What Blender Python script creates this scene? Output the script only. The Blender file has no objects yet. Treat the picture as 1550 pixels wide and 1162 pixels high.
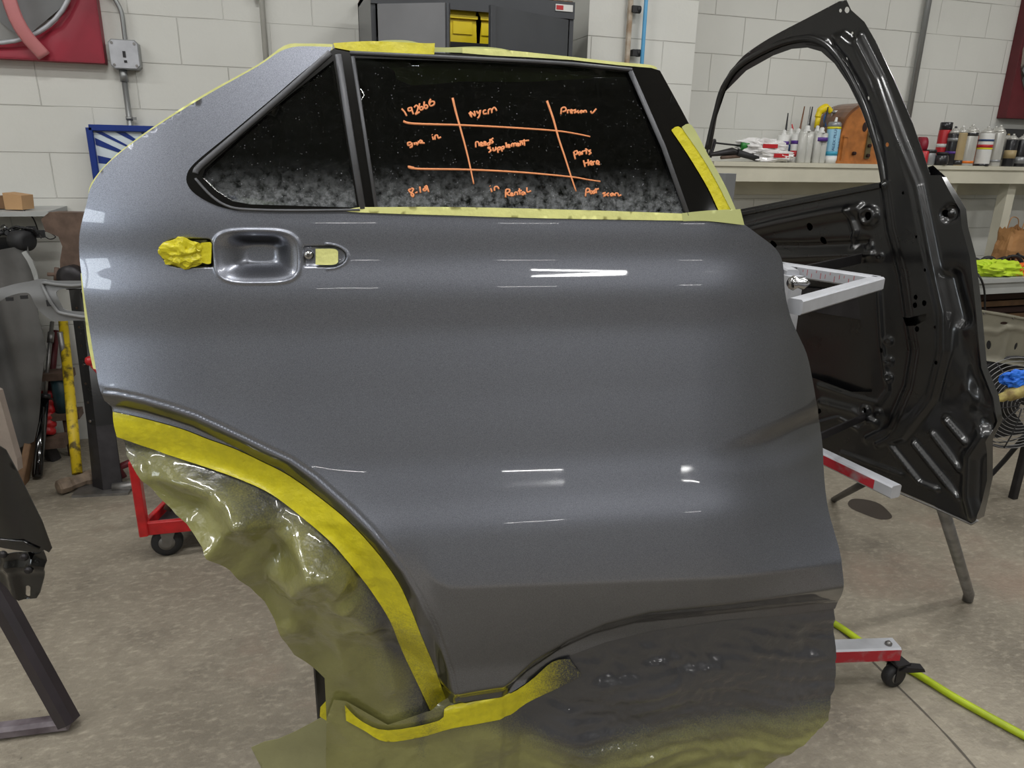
import bpy, math, random
import numpy as np
from mathutils import Vector, Matrix, noise as mnoise
from mathutils.geometry import delaunay_2d_cdt
rnd = random.Random(7)
C = bpy.context.scene.collection
PI = math.pi
# ------------------------------------------------------------------ camera
F_PX = 1095.0
PITCH, ROLL, YAW, EYE = 0.3116, 0.0209, 0.3185, 1.47
fw = np.array([math.sin(YAW)*math.cos(PITCH), math.cos(YAW)*math.cos(PITCH), -math.sin(PITCH)])
r0 = np.array([math.cos(YAW), -math.sin(YAW), 0.0]); u0 = np.cross(r0, fw)
rt = r0*math.cos(ROLL)+u0*math.sin(ROLL); up = np.cross(rt, fw)
EYEP = np.array([0, 0, EYE])
cd = bpy.data.cameras.new('camera'); cam = bpy.data.objects.new('camera', cd); C.objects.link(cam)
cd.sensor_width = 36; cd.lens = F_PX*36/1550; cd.clip_start = .02
cam.matrix_world = Matrix(((rt[0], up[0], -fw[0], 0), (rt[1], up[1], -fw[1], 0), (rt[2], up[2], -fw[2], EYE), (0, 0, 0, 1)))
bpy.context.scene.camera = cam
# ------------------------------------------------------------------ world, exposure, ceiling lamps' light
w = bpy.data.worlds.new('world'); bpy.context.scene.world = w; w.use_nodes = True
w.node_tree.nodes['Background'].inputs[0].default_value = (.9, .95, 1, 1)
w.node_tree.nodes['Background'].inputs[1].default_value = .3
vs = bpy.context.scene.view_settings
vs.view_transform = 'Standard'; vs.look = 'None'; vs.gamma = 1; vs.use_curve_mapping = False; vs.exposure = 0.0
CEIL = 3.7
LAMPS = [(-3.0, 2.0), (-0.4, 2.0), (2.2, 2.0), (4.8, 2.0), (-3.0, 0.3), (-0.4, .3), (2.2, .3), (4.8, .3),
         (-3.0, -1.6), (-0.4, -1.6), (2.2, -1.6), (1.2, -6.5), (4.0, -6.5), (-3.0, -12.0), (0.6, -12.0), (4.2, -12.0)]
LAMP_W = 27.0
for i, (x, y) in enumerate(LAMPS):
    ld = bpy.data.lights.new('ceiling_tube_light', 'AREA'); ld.shape = 'RECTANGLE'; ld.size = 1.2; ld.size_y = .16
    ld.energy = LAMP_W; ld.color = (1, .995, .98)
    lo = bpy.data.objects.new('ceiling_tube_light', ld); C.objects.link(lo); lo.location = (x, y, CEIL-.13)

# ------------------------------------------------------------------ pixel -> place helpers
def ray(px, py):
    return (px-775)/F_PX*rt-(py-581)/F_PX*up+fw
def at_z(px, py, z):
    d = ray(px, py); return EYEP+d*((z-EYE)/d[2])
def at_y(px, py, y):
    d = ray(px, py); return EYEP+d*(y/d[1])
HF = np.array([math.sin(YAW), math.cos(YAW), 0.0])
def at_d(px, py, dist):                     # horizontal distance along the view heading
    d = ray(px, py); return EYEP+d*(dist/np.dot(d, HF))

# ------------------------------------------------------------------ materials
def nd(nt, t, **k):
    n = nt.nodes.new(t)
    for a, v in k.items(): setattr(n, a, v)
    return n
def mat(name, col, rough=.5, metal=0., coat=0., coat_r=.03, var=.12, vscale=8., bump=0., bscale=60., spec=.5, col2=None, alpha=1., emit=0., cramp=(.35, .65), rvar=0., sheen=0.):
    m = bpy.data.materials.new(name); m.use_nodes = True; nt = m.node_tree; b = nt.nodes['Principled BSDF']
    tc = nd(nt, 'ShaderNodeTexCoord'); nz = nd(nt, 'ShaderNodeTexNoise'); nz.inputs['Scale'].default_value = vscale; nz.inputs['Detail'].default_value = 5
    nt.links.new(tc.outputs['Object'], nz.inputs['Vector'])
    cr = nd(nt, 'ShaderNodeValToRGB'); cr.color_ramp.elements[0].position = cramp[0]; cr.color_ramp.elements[1].position = cramp[1]
    c2 = col2 if col2 else tuple(max(0, c*(1-var)) for c in col)
    cr.color_ramp.elements[0].color = (*c2, 1); cr.color_ramp.elements[1].color = (*col, 1)
    nt.links.new(nz.outputs['Fac'], cr.inputs['Fac']); nt.links.new(cr.outputs['Color'], b.inputs['Base Color'])
    b.inputs['Roughness'].default_value = rough; b.inputs['Metallic'].default_value = metal
    b.inputs['Coat Weight'].default_value = coat; b.inputs['Coat Roughness'].default_value = coat_r
    b.inputs['Specular IOR Level'].default_value = spec
    if rvar:
        mr = nd(nt, 'ShaderNodeMapRange'); mr.inputs[3].default_value = max(.02, rough-rvar); mr.inputs[4].default_value = min(1, rough+rvar)
        nt.links.new(nz.outputs['Fac'], mr.inputs[0]); nt.links.new(mr.outputs[0], b.inputs['Roughness'])
    if emit:
        b.inputs['Emission Color'].default_value = (*col, 1); b.inputs['Emission Strength'].default_value = emit
    if bump:
        n2 = nd(nt, 'ShaderNodeTexNoise'); n2.inputs['Scale'].default_value = bscale; n2.inputs['Detail'].default_value = 3
        nt.links.new(tc.outputs['Object'], n2.inputs['Vector'])
        bp = nd(nt, 'ShaderNodeBump'); bp.inputs['Strength'].default_value = bump; bp.inputs['Distance'].default_value = .004
        nt.links.new(n2.outputs['Fac'], bp.inputs['Height']); nt.links.new(bp.outputs['Normal'], b.inputs['Normal'])
    m['bsdf'] = 1
    return m
def L(r, g, b):                               # sRGB 0-255 -> linear
    f = lambda c: (c/255/12.92 if c/255 <= .04045 else ((c/255+.055)/1.055)**2.4)
    return (f(r), f(g), f(b))

def wall_mat():
    m = mat('painted_block', L(212, 212, 206), .55, bump=.25, bscale=45, var=.06, vscale=2.2)
    nt = m.node_tree; b = nt.nodes['Principled BSDF']
    geo = nd(nt, 'ShaderNodeNewGeometry'); sp = nd(nt, 'ShaderNodeSeparateXYZ'); nt.links.new(geo.outputs['Position'], sp.inputs[0])
    cb = nd(nt, 'ShaderNodeCombineXYZ'); ad = nd(nt, 'ShaderNodeMath', operation='ADD'); nt.links.new(sp.outputs[0], ad.inputs[0]); nt.links.new(sp.outputs[1], ad.inputs[1])
    nt.links.new(ad.outputs[0], cb.inputs[0]); nt.links.new(sp.outputs[2], cb.inputs[1])
    wn = nd(nt, 'ShaderNodeTexNoise'); wn.inputs['Scale'].default_value = 3.5; nt.links.new(cb.outputs[0], wn.inputs['Vector'])
    vm = nd(nt, 'ShaderNodeVectorMath', operation='MULTIPLY_ADD'); vm.inputs[1].default_value = (.006, .006, 0)
    nt.links.new(wn.outputs['Color'], vm.inputs[0]); nt.links.new(cb.outputs[0], vm.inputs[2])
    br = nd(nt, 'ShaderNodeTexBrick'); br.inputs['Scale'].default_value = 1; br.inputs['Mortar Size'].default_value = .0026; br.inputs['Mortar Smooth'].default_value = .5
    br.inputs['Brick Width'].default_value = .406; br.inputs['Row Height'].default_value = .203; br.inputs['Bias'].default_value = 0
    nt.links.new(vm.outputs[0], br.inputs['Vector'])
    # joints partly filled with paint
    jn = nd(nt, 'ShaderNodeTexNoise'); jn.inputs['Scale'].default_value = 1.7; nt.links.new(cb.outputs[0], jn.inputs['Vector'])
    jr = nd(nt, 'ShaderNodeMapRange'); jr.inputs[1].default_value = .38; jr.inputs[2].default_value = .6; jr.inputs[3].default_value = .25; jr.inputs[4].default_value = 1
    nt.links.new(jn.outputs['Fac'], jr.inputs[0])
    mm = nd(nt, 'ShaderNodeMath', operation='MULTIPLY'); nt.links.new(br.outputs['Fac'], mm.inputs[0]); nt.links.new(jr.outputs[0], mm.inputs[1])
    old = b.inputs['Base Color'].links[0].from_socket
    mx = nd(nt, 'ShaderNodeMix', data_type='RGBA'); mx.inputs[7].default_value = (*L(150, 147, 138), 1)
    m2 = nd(nt, 'ShaderNodeMath', operation='MULTIPLY'); m2.inputs[1].default_value = .45; nt.links.new(mm.outputs[0], m2.inputs[0])
    nt.links.new(m2.outputs[0], mx.inputs[0]); nt.links.new(old, mx.inputs[6]); nt.links.new(mx.outputs[2], b.inputs['Base Color'])
    ob = b.inputs['Normal'].links[0].from_node
    b2 = nd(nt, 'ShaderNodeBump'); b2.invert = True; b2.inputs['Strength'].default_value = .9; b2.inputs['Distance'].default_value = .006
    nt.links.new(mm.outputs[0], b2.inputs['Height']); nt.links.new(ob.outputs['Normal'], b2.inputs['Normal']); nt.links.new(b2.outputs['Normal'], b.inputs['Normal'])
    return m
def floor_mat():
    m = mat('worn_concrete', L(148, 140, 125), .5, bump=.8, bscale=70, vscale=1.3, col2=L(110, 103, 91), cramp=(.3, .62), rvar=.12)
    nt = m.node_tree; b = nt.nodes['Principled BSDF']
    tc = nd(nt, 'ShaderNodeTexCoord')
    def layer(scale, lo, hi, col, amt, det=6, stretch=None):
        n = nd(nt, 'ShaderNodeTexNoise'); n.inputs['Scale'].default_value = scale; n.inputs['Detail'].default_value = det; n.inputs['Roughness'].default_value = .65
        if stretch:
            mp = nd(nt, 'ShaderNodeMapping'); mp.inputs['Scale'].default_value = stretch; mp.inputs['Rotation'].default_value = (0, 0, .5)
            nt.links.new(tc.outputs['Object'], mp.inputs[0]); nt.links.new(mp.outputs[0], n.inputs['Vector'])
        else: nt.links.new(tc.outputs['Object'], n.inputs['Vector'])
        r = nd(nt, 'ShaderNodeMapRange'); r.inputs[1].default_value = lo; r.inputs[2].default_value = hi; r.inputs[4].default_value = amt
        nt.links.new(n.outputs['Fac'], r.inputs[0])
        x = nd(nt, 'ShaderNodeMix', data_type='RGBA'); x.inputs[7].default_value = (*col, 1)
        nt.links.new(r.outputs[0], x.inputs[0]); nt.links.new(b.inputs['Base Color'].links[0].from_socket, x.inputs[6]); nt.links.new(x.outputs[2], b.inputs['Base Color'])
    layer(2.6, .5, .72, L(86, 79, 70), .85)
    layer(30, .5, .72, L(178, 170, 152), .55, stretch=(1, 1.8, 1))
    layer(95, .64, .76, L(205, 198, 182), .6)
    layer(12, .5, .7, L(112, 104, 92), .5)
    layer(48, .66, .74, L(74, 68, 62), .7)
    layer(.9, .55, .7, L(140, 112, 98), .5)
    return m
def paint_mat(name, col, dark, spray=None, flake=.5, rough=.36, metal=.88):
    m = mat(name, col, rough, metal, 1., .025, vscale=900, col2=dark, cramp=(.3, .7))
    # metallic flop: aluminium flakes look bright face-on and dark at a slant
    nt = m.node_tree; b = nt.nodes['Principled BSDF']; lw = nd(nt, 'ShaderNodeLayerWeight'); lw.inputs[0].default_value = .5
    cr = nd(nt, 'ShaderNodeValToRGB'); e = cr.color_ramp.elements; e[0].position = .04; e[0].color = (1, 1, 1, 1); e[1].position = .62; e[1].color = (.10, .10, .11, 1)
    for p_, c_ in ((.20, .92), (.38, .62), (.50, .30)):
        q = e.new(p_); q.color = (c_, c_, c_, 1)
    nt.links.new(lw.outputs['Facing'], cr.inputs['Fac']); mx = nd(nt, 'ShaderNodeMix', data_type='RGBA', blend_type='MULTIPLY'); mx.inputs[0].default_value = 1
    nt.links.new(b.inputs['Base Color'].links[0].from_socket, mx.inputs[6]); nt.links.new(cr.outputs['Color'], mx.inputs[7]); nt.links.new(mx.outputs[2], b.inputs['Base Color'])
    return m
def vcol_mix(m, attr, col, rough=None, flip=False):      # adds a colour where the point attribute is 1
    nt = m.node_tree; b = nt.nodes['Principled BSDF']
    a = nd(nt, 'ShaderNodeAttribute', attribute_name=attr); nz = nd(nt, 'ShaderNodeTexNoise'); nz.inputs['Scale'].default_value = 350; nz.inputs['Detail'].default_value = 2
    tc = nd(nt, 'ShaderNodeTexCoord'); nt.links.new(tc.outputs['Object'], nz.inputs['Vector'])
    s = nd(nt, 'ShaderNodeMath', operation='SUBTRACT'); s.inputs[1].default_value = .5; nt.links.new(nz.outputs['Fac'], s.inputs[0])
    s2 = nd(nt, 'ShaderNodeMath', operation='MULTIPLY_ADD'); s2.inputs[1].default_value = .9; nt.links.new(s.outputs[0], s2.inputs[0]); nt.links.new(a.outputs['Fac'], s2.inputs[2])
    c = nd(nt, 'ShaderNodeMapRange'); c.inputs[1].default_value = .12; c.inputs[2].default_value = .95; nt.links.new(s2.outputs[0], c.inputs[0])
    x = nd(nt, 'ShaderNodeMix', data_type='RGBA'); x.inputs[7].default_value = (*col, 1)
    nt.links.new(c.outputs[0], x.inputs[0]); nt.links.new(b.inputs['Base Color'].links[0].from_socket, x.inputs[6]); nt.links.new(x.outputs[2], b.inputs['Base Color'])
    return m

MT = {}
def P(n, *a, **k):
    MT[n] = mat(n, *a, **k); return MT[n]
MT['wall'] = wall_mat(); MT['floor'] = floor_mat()
P('ceiling_white', L(205, 205, 200), .8)
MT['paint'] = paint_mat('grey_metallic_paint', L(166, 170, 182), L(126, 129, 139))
P('black_gloss', L(9, 9, 10), .12, coat=.6, vscale=20)
P('black_ecoat', L(13, 13, 15), .3, coat=.6, coat_r=.12, vscale=14, var=.3, rvar=.1)
P('trim_grey', L(100, 101, 105), .5, metal=.2, vscale=40)
P('chrome', L(190, 190, 192), .18, metal=1)
P('steel', L(150, 148, 146), .42, metal=.85, vscale=20, bump=.1, var=.3)
P('dark_steel', L(60, 58, 60), .45, metal=.6, vscale=20, var=.3)
P('aluminium', L(190, 192, 198), .45, metal=.25, vscale=18, var=.15)
P('beam_red', L(176, 34, 48), .5, vscale=22, col2=L(150, 120, 122), cramp=(.3, .5))
P('red_enamel', L(190, 24, 30), .35, coat=.4, vscale=25, var=.3)
P('maroon', L(150, 28, 50), .5, vscale=6, var=.3)
P('dark_maroon', L(96, 26, 34), .5, vscale=6, var=.3)
P('pink_bar', L(205, 130, 132), .5)
P('tape', L(226, 214, 30), .5, bump=.5, bscale=90, var=.14, vscale=60, coat=.35, coat_r=.2)
P('tape_pale', L(232, 232, 150), .6, bump=.4, bscale=90, var=.1, vscale=40)
P('paper', L(158, 156, 112), .5, bump=.3, bscale=30, var=.16, vscale=9, coat=.5, coat_r=.16)
P('paper_glossy', L(142, 140, 84), .3, bump=1.0, bscale=34, var=.2, vscale=9, coat=1, coat_r=.06)
P('paper_green', L(196, 200, 132), .6, bump=.3, bscale=30, var=.12, vscale=9)
for k in ('tape', 'paper', 'paper_glossy'): vcol_mix(MT[k], 'spray', L(66, 66, 70))
P('ink', L(255, 165, 110), .5, var=.06)
P('hose_lime', L(176, 196, 20), .45, var=.3, vscale=12)
P('rubber', L(34, 34, 36), .6, vscale=12)
P('conduit', L(150, 152, 152), .4, metal=.7, vscale=12)
P('conduit_painted', L(176, 175, 168), .5)
P('cabinet', L(72, 74, 78), .38, metal=.2, vscale=5, var=.15, coat=.2)
P('cabinet_light', L(112, 112, 114), .38, metal=.2, vscale=5, var=.15, coat=.2)
P('cabinet_dark', L(24, 24, 26), .7)
P('yellow_plastic', L(232, 206, 20), .4)
P('blue_frame', L(18, 50, 130), .4)
P('blue_hose', L(96, 170, 216), .45)
P('rust_pipe', L(150, 128, 104), .6, col2=L(190, 180, 165), vscale=18)
P('poster_ice', L(222, 232, 238), .3, col2=L(30, 80, 150), vscale=9, cramp=(.42, .55))
P('poster_white', L(214, 226, 234), .35, vscale=10)
P('shelf_white', L(206, 202, 184), .55, vscale=5, var=.12, bump=.1)
P('tube_white', L(225, 225, 222), .35)
P('tube_clear', L(196, 196, 190), .2, coat=.4)
P('label_purple', L(84, 46, 140), .4)
P('label_blue', L(40, 90, 160), .4)
P('label_cyan', L(60, 160, 190), .4)
P('label_lightblue', L(150, 200, 226), .4)
P('label_yellow', L(232, 220, 40), .4)
P('label_red', L(190, 36, 44), .4)
P('label_orange', L(232, 120, 30), .4)
P('label_tan', L(170, 150, 110), .5)
P('text_dark', L(28, 60, 110), .5)
P('caulk_green', L(40, 130, 50), .4)
P('radio_wood', L(186, 116, 56), .4, coat=.4, vscale=18, var=.35)
P('radio_dark', L(118, 76, 46), .4, coat=.4, vscale=18, var=.35)
P('radio_hole', L(44, 20, 12), .8)
P('brass', L(130, 120, 90), .4, metal=.7)
P('bag_plastic', L(235, 233, 232), .25, coat=.8, bump=.5, bscale=40)
P('can_silver', L(205, 204, 198), .3, metal=.4)
P('can_black', L(30, 30, 34), .35, coat=.4)
P('can_grey', L(150, 152, 154), .3, metal=.3)
P('kraft', L(176, 128, 80), .7, bump=.6, bscale=14, var=.25, vscale=7)
P('vest_lime', L(196, 224, 50), .7, bump=.5, bscale=20, vscale=10)
P('vest_orange', L(240, 110, 40), .7, bump=.5, bscale=20)
P('bench_grey', L(170, 172, 170), .5)
P('panel_beige', L(140, 136, 120), .45, metal=.2, var=.2, vscale=8)
P('fan_wire', L(40, 40, 44), .5)
P('fan_wire_light', L(140, 140, 140), .4, metal=.3)
P('blue_cloth', L(30, 110, 220), .6, bump=.5, bscale=30)
P('yellow_glove', L(200, 186, 110), .7, col2=L(120, 100, 60), vscale=20)
P('grey_plastic', L(122, 123, 124), .5, vscale=10, var=.1)
P('sheet_grey', L(98, 97, 95), .7, vscale=3, var=.45)
P('board_beige', L(150, 138, 128), .7, bump=.4, vscale=12)
P('brown_rust', L(110, 90, 78), .65, metal=.2, vscale=20, var=.4)
P('yellow_handle', L(206, 178, 20), .5, col2=L(90, 76, 26), vscale=28, cramp=(.34, .5))
P('hammer_head', L(140, 122, 104), .6, vscale=20, var=.5, bump=.4)
P('teal_steel', L(40, 70, 78), .5, vscale=20, var=.4)
P('brown_wood', L(120, 90, 62), .7, vscale=14, var=.4)
P('cardboard', L(188, 150, 108), .8, vscale=8)
P('purple_black', L(44, 36, 42), .35, coat=.5, coat_r=.2, vscale=9, var=.3)
P('stand_greyed', L(140, 132, 138), .5, vscale=9, col2=L(80, 70, 76), cramp=(.35, .6))
P('tint_back', L(14, 15, 13), .7)
P('paper_inside', L(150, 152, 80), .7, vscale=9)
P('wire_black', L(20, 20, 22), .45)
P('white_plastic', L(216, 214, 208), .4)
P('joint_dark', L(92, 86, 78), .9)
P('stain', L(58, 50, 44), .55)
P('lamp_housing', L(220, 220, 218), .5)

def glass_mat():
    m = bpy.data.materials.new('tinted_glass'); m.use_nodes = True; nt = m.node_tree; nt.nodes.clear()
    out = nd(nt, 'ShaderNodeOutputMaterial'); tr = nd(nt, 'ShaderNodeBsdfTransparent'); tr.inputs[0].default_value = (.42, .46, .42, 1)
    gl = nd(nt, 'ShaderNodeBsdfGlossy'); gl.inputs['Roughness'].default_value = .03
    fr = nd(nt, 'ShaderNodeFresnel'); fr.inputs[0].default_value = 1.45
    mx = nd(nt, 'ShaderNodeMixShader'); nt.links.new(fr.outputs[0], mx.inputs[0]); nt.links.new(tr.outputs[0], mx.inputs[1]); nt.links.new(gl.outputs[0], mx.inputs[2])
    df = nd(nt, 'ShaderNodeBsdfDiffuse'); df.inputs[0].default_value = (.5, .52, .54, 1)
    tc = nd(nt, 'ShaderNodeTexCoord')
    v = nd(nt, 'ShaderNodeTexVoronoi'); v.inputs['Scale'].default_value = 190; nt.links.new(tc.outputs['Object'], v.inputs['Vector'])
    r = nd(nt, 'ShaderNodeMapRange'); r.inputs[1].default_value = .20; r.inputs[2].default_value = .08; r.inputs[4].default_value = .55; nt.links.new(v.outputs['Distance'], r.inputs[0])
    n = nd(nt, 'ShaderNodeTexNoise'); n.inputs['Scale'].default_value = 75; n.inputs['Detail'].default_value = 10; n.inputs['Roughness'].default_value = .75; nt.links.new(tc.outputs['Object'], n.inputs['Vector'])
    a = nd(nt, 'ShaderNodeAttribute', attribute_name='dust')
    q = nd(nt, 'ShaderNodeMapRange'); q.inputs[1].default_value = .38; q.inputs[2].default_value = .62; nt.links.new(n.outputs['Fac'], q.inputs[0])
    m2 = nd(nt, 'ShaderNodeMath', operation='MULTIPLY'); nt.links.new(q.outputs[0], m2.inputs[0]); nt.links.new(a.outputs['Fac'], m2.inputs[1])
    n3 = nd(nt, 'ShaderNodeTexNoise'); n3.inputs['Scale'].default_value = 90; nt.links.new(tc.outputs['Object'], n3.inputs['Vector'])
    q3 = nd(nt, 'ShaderNodeMapRange'); q3.inputs[1].default_value = .5; q3.inputs[2].default_value = .7; nt.links.new(n3.outputs['Fac'], q3.inputs[0])
    m3 = nd(nt, 'ShaderNodeMath', operation='MULTIPLY'); nt.links.new(r.outputs[0], m3.inputs[0]); nt.links.new(q3.outputs[0], m3.inputs[1])
    s = nd(nt, 'ShaderNodeMath', operation='ADD', use_clamp=True); nt.links.new(m3.outputs[0], s.inputs[0]); nt.links.new(m2.outputs[0], s.inputs[1])
    m4 = nd(nt, 'ShaderNodeMixShader'); nt.links.new(s.outputs[0], m4.inputs[0]); nt.links.new(mx.outputs[0], m4.inputs[1]); nt.links.new(df.outputs[0], m4.inputs[2])
    nt.links.new(m4.outputs[0], out.inputs[0]); return m
MT['glass'] = glass_mat()

# ------------------------------------------------------------------ mesh helpers
class MB:
    def __init__(s): s.v = []; s.f = []; s.sm = []
    def add(s, vs, fs, smooth=False):
        o = len(s.v); s.v += [tuple(map(float, p)) for p in vs]; s.f += [tuple(i+o for i in f) for f in fs]; s.sm += [smooth]*len(fs); return s
    def box(s, c, size, M=None):
        hx, hy, hz = [q/2 for q in size]; vs = [Vector((x, y, z)) for x in (-hx, hx) for y in (-hy, hy) for z in (-hz, hz)]
        if M is not None: vs = [M @ p for p in vs]
        vs = [p+Vector(c) for p in vs]
        return s.add(vs, [(0, 1, 3, 2), (4, 6, 7, 5), (0, 4, 5, 1), (2, 3, 7, 6), (0, 2, 6, 4), (1, 5, 7, 3)])
    def beam(s, a, b, wd, h, upv=(0, 0, 1), ch=.12):             # rectangular bar with chamfered edges
        a = Vector(a); b = Vector(b); d = (b-a).normalized(); u = Vector(upv); r = d.cross(u)
        if r.length < 1e-4: r = d.cross(Vector((1, 0, 0)))
        r.normalize(); u = r.cross(d); c = min(wd, h)*ch
        x, y = wd/2, h/2
        pr = [(x, y-c), (x-c, y), (-x+c, y), (-x, y-c), (-x, -y+c), (-x+c, -y), (x-c, -y), (x, -y+c)]
        vs = [p+r*q[0]+u*q[1] for p in (a, b) for q in pr]; n = 8
        return s.add(vs, [(i, (i+1) % n, n+(i+1) % n, n+i) for i in range(n)]+[tuple(range(n))[::-1], tuple(range(n, 2*n))])
    def tube(s, pts, r, n=10, caps=True, closed=False, flat=1.0, nrm=None):
        pts = [Vector(p) for p in pts]; m = len(pts); rs = r if isinstance(r, (list, tuple)) else [r]*m
        ref = Vector(nrm) if nrm is not None else None; vs = []; prev = None
        for i, p in enumerate(pts):
            a = pts[(i-1) % m] if (closed or i > 0) else p; b = pts[(i+1) % m] if (closed or i < m-1) else p
            d = (b-a); d = d.normalized() if d.length > 1e-9 else Vector((0, 0, 1))
            if ref is not None: x = ref
            elif prev is None: x = Vector((0, 0, 1)) if abs(d.z) < .9 else Vector((1, 0, 0))
            else: x = prev
            y = d.cross(x); y = y.normalized() if y.length > 1e-6 else Vector((1, 0, 0)); x = y.cross(d).normalized(); prev = x
            for k in range(n):
                t = 2*PI*k/n; vs.append(p+x*math.cos(t)*rs[i]*flat+y*math.sin(t)*rs[i])
        fs = []
        for i in range(m if closed else m-1):
            j = (i+1) % m
            for k in range(n): fs.append((i*n+k, i*n+(k+1) % n, j*n+(k+1) % n, j*n+k))
        s.add(vs, fs, True)
        if caps and not closed:
            o = len(s.v)-len(vs); s.f += [tuple(o+k for k in range(n))[::-1], tuple(o+(m-1)*n+k for k in range(n))]; s.sm += [False, False]
        return s
    def lathe(s, prof, org=(0, 0, 0), axis=(0, 0, 1), n=24, smooth=True):   # prof: (radius, height)
        ax = Vector(axis).normalized(); q = ax.to_track_quat('Z', 'Y').to_matrix(); vs = []
        for (r, h) in prof:
            for k in range(n):
                t = 2*PI*k/n; vs.append(q @ Vector((r*math.cos(t), r*math.sin(t), h))+Vector(org))
        fs = [(i*n+k, i*n+(k+1) % n, (i+1)*n+(k+1) % n, (i+1)*n+k) for i in range(len(prof)-1) for k in range(n)]
        s.add(vs, fs, smooth); o = len(s.v)-len(vs)
        s.f += [tuple(o+k for k in range(n))[::-1], tuple(o+(len(prof)-1)*n+k for k in range(n))]; s.sm += [False, False]; return s
    def prism(s, poly, org, ex, ey, depth):          # 2D polygon extruded along ex x ey
        ex = Vector(ex); ey = Vector(ey); ez = ex.cross(ey).normalized(); o = Vector(org); n = len(poly)
        vs = [o+ex*a+ey*b for a, b in poly]+[o+ex*a+ey*b+ez*depth for a, b in poly]
        return s.add(vs, [tuple(range(n))[::-1], tuple(range(n, 2*n))]+[(i, (i+1) % n, n+(i+1) % n, n+i) for i in range(n)])

def root_loc(o):
    while o.parent: o = o.parent
    return Vector(o.location)
def part(name, mb, m, parent=None, label=None, attrs=None, bevel=0):
    me = bpy.data.meshes.new(name); sh = root_loc(parent) if parent else Vector((0, 0, 0))
    vs = [(p[0]-sh.x, p[1]-sh.y, p[2]-sh.z) for p in mb.v]
    me.from_pydata(vs, [], mb.f); me.update(); me.validate()
    if len(me.polygons) == len(mb.sm): me.polygons.foreach_set('use_smooth', mb.sm)
    me.materials.append(MT[m] if isinstance(m, str) else m)
    if attrs:
        for k, arr in attrs.items():
            a = me.attributes.new(k, 'FLOAT', 'POINT'); a.data.foreach_set('value', np.asarray(arr, dtype=np.float32))
    o = bpy.data.objects.new(name, me); C.objects.link(o)
    if parent: o.parent = parent
    if label: o['label'] = label
    if bevel:
        b = o.modifiers.new('bevel', 'BEVEL'); b.width = bevel; b.segments = 2; b.limit_method = 'ANGLE'
    return o
def thing(name, label, cat, loc=(0, 0, 0), group=None):
    o = bpy.data.objects.new(name, None); C.objects.link(o); o.location = Vector(loc); o.empty_display_size = .05
    o['label'] = label; o['category'] = cat
    if group: o['group'] = group
    return o
def single(name, mb, m, label, cat, group=None, attrs=None, bevel=0):
    o = part(name, mb, m, None, label, attrs, bevel); o['category'] = cat
    if group: o['group'] = group
    # origin to base centre
    vs = np.array([v.co for v in o.data.vertices]); c = (vs.min(0)+vs.max(0))/2; c[2] = vs[:, 2].min()
    o.data.transform(Matrix.Translation(-Vector(c))); o.location = Vector(c)
    return o
def struct(name, mb, m):
    o = part(name, mb, m); o['kind'] = 'structure'; return o
def copy_tree(o, parent=None):
    c = o.copy(); C.objects.link(c)
    if parent: c.parent = parent
    for ch in list(o.children): copy_tree(ch, c)
    return c
def smooth_pts(pts, n=6, closed=False):          # Catmull-Rom
    P_ = [np.array(p, float) for p in pts]; out = []; m = len(P_)
    for i in range(m if closed else m-1):
        g = (lambda k: P_[k % m]) if closed else (lambda k: P_[min(max(k, 0), m-1)])
        a, b, c, d = g(i-1), g(i), g(i+1), g(i+2)
        for k in range(n):
            t = k/n; out.append(.5*((2*b)+(-a+c)*t+(2*a-5*b+4*c-d)*t*t+(-a+3*b-3*c+d)*t**3))
    if not closed: out.append(P_[-1])
    return out
def sstep(a, b, x):
    t = np.clip((np.asarray(x, float)-a)/(b-a), 0, 1); return t*t*(3-2*t)
def seg_dist(u, v, pl):                           # distance to a polyline
    d = np.full(np.shape(u), 1e9)
    for (a, b) in zip(pl[:-1], pl[1:]):
        ax, ay = a[:2]; bx, by = b[:2]; L2 = (bx-ax)**2+(by-ay)**2+1e-12
        t = np.clip(((u-ax)*(bx-ax)+(v-ay)*(by-ay))/L2, 0, 1)
        d = np.minimum(d, np.hypot(u-ax-t*(bx-ax), v-ay-t*(by-ay)))
    return d
def inside(u, v, poly):
    r = np.zeros(np.shape(u), bool); n = len(poly)
    for i in range(n):
        x1, y1 = poly[i][:2]; x2, y2 = poly[(i+1) % n][:2]
        if y1 == y2: continue
        c = ((y1 > v) != (y2 > v)) & (u < (x2-x1)*(v-y1)/(y2-y1)+x1); r ^= c
    return r
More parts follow.
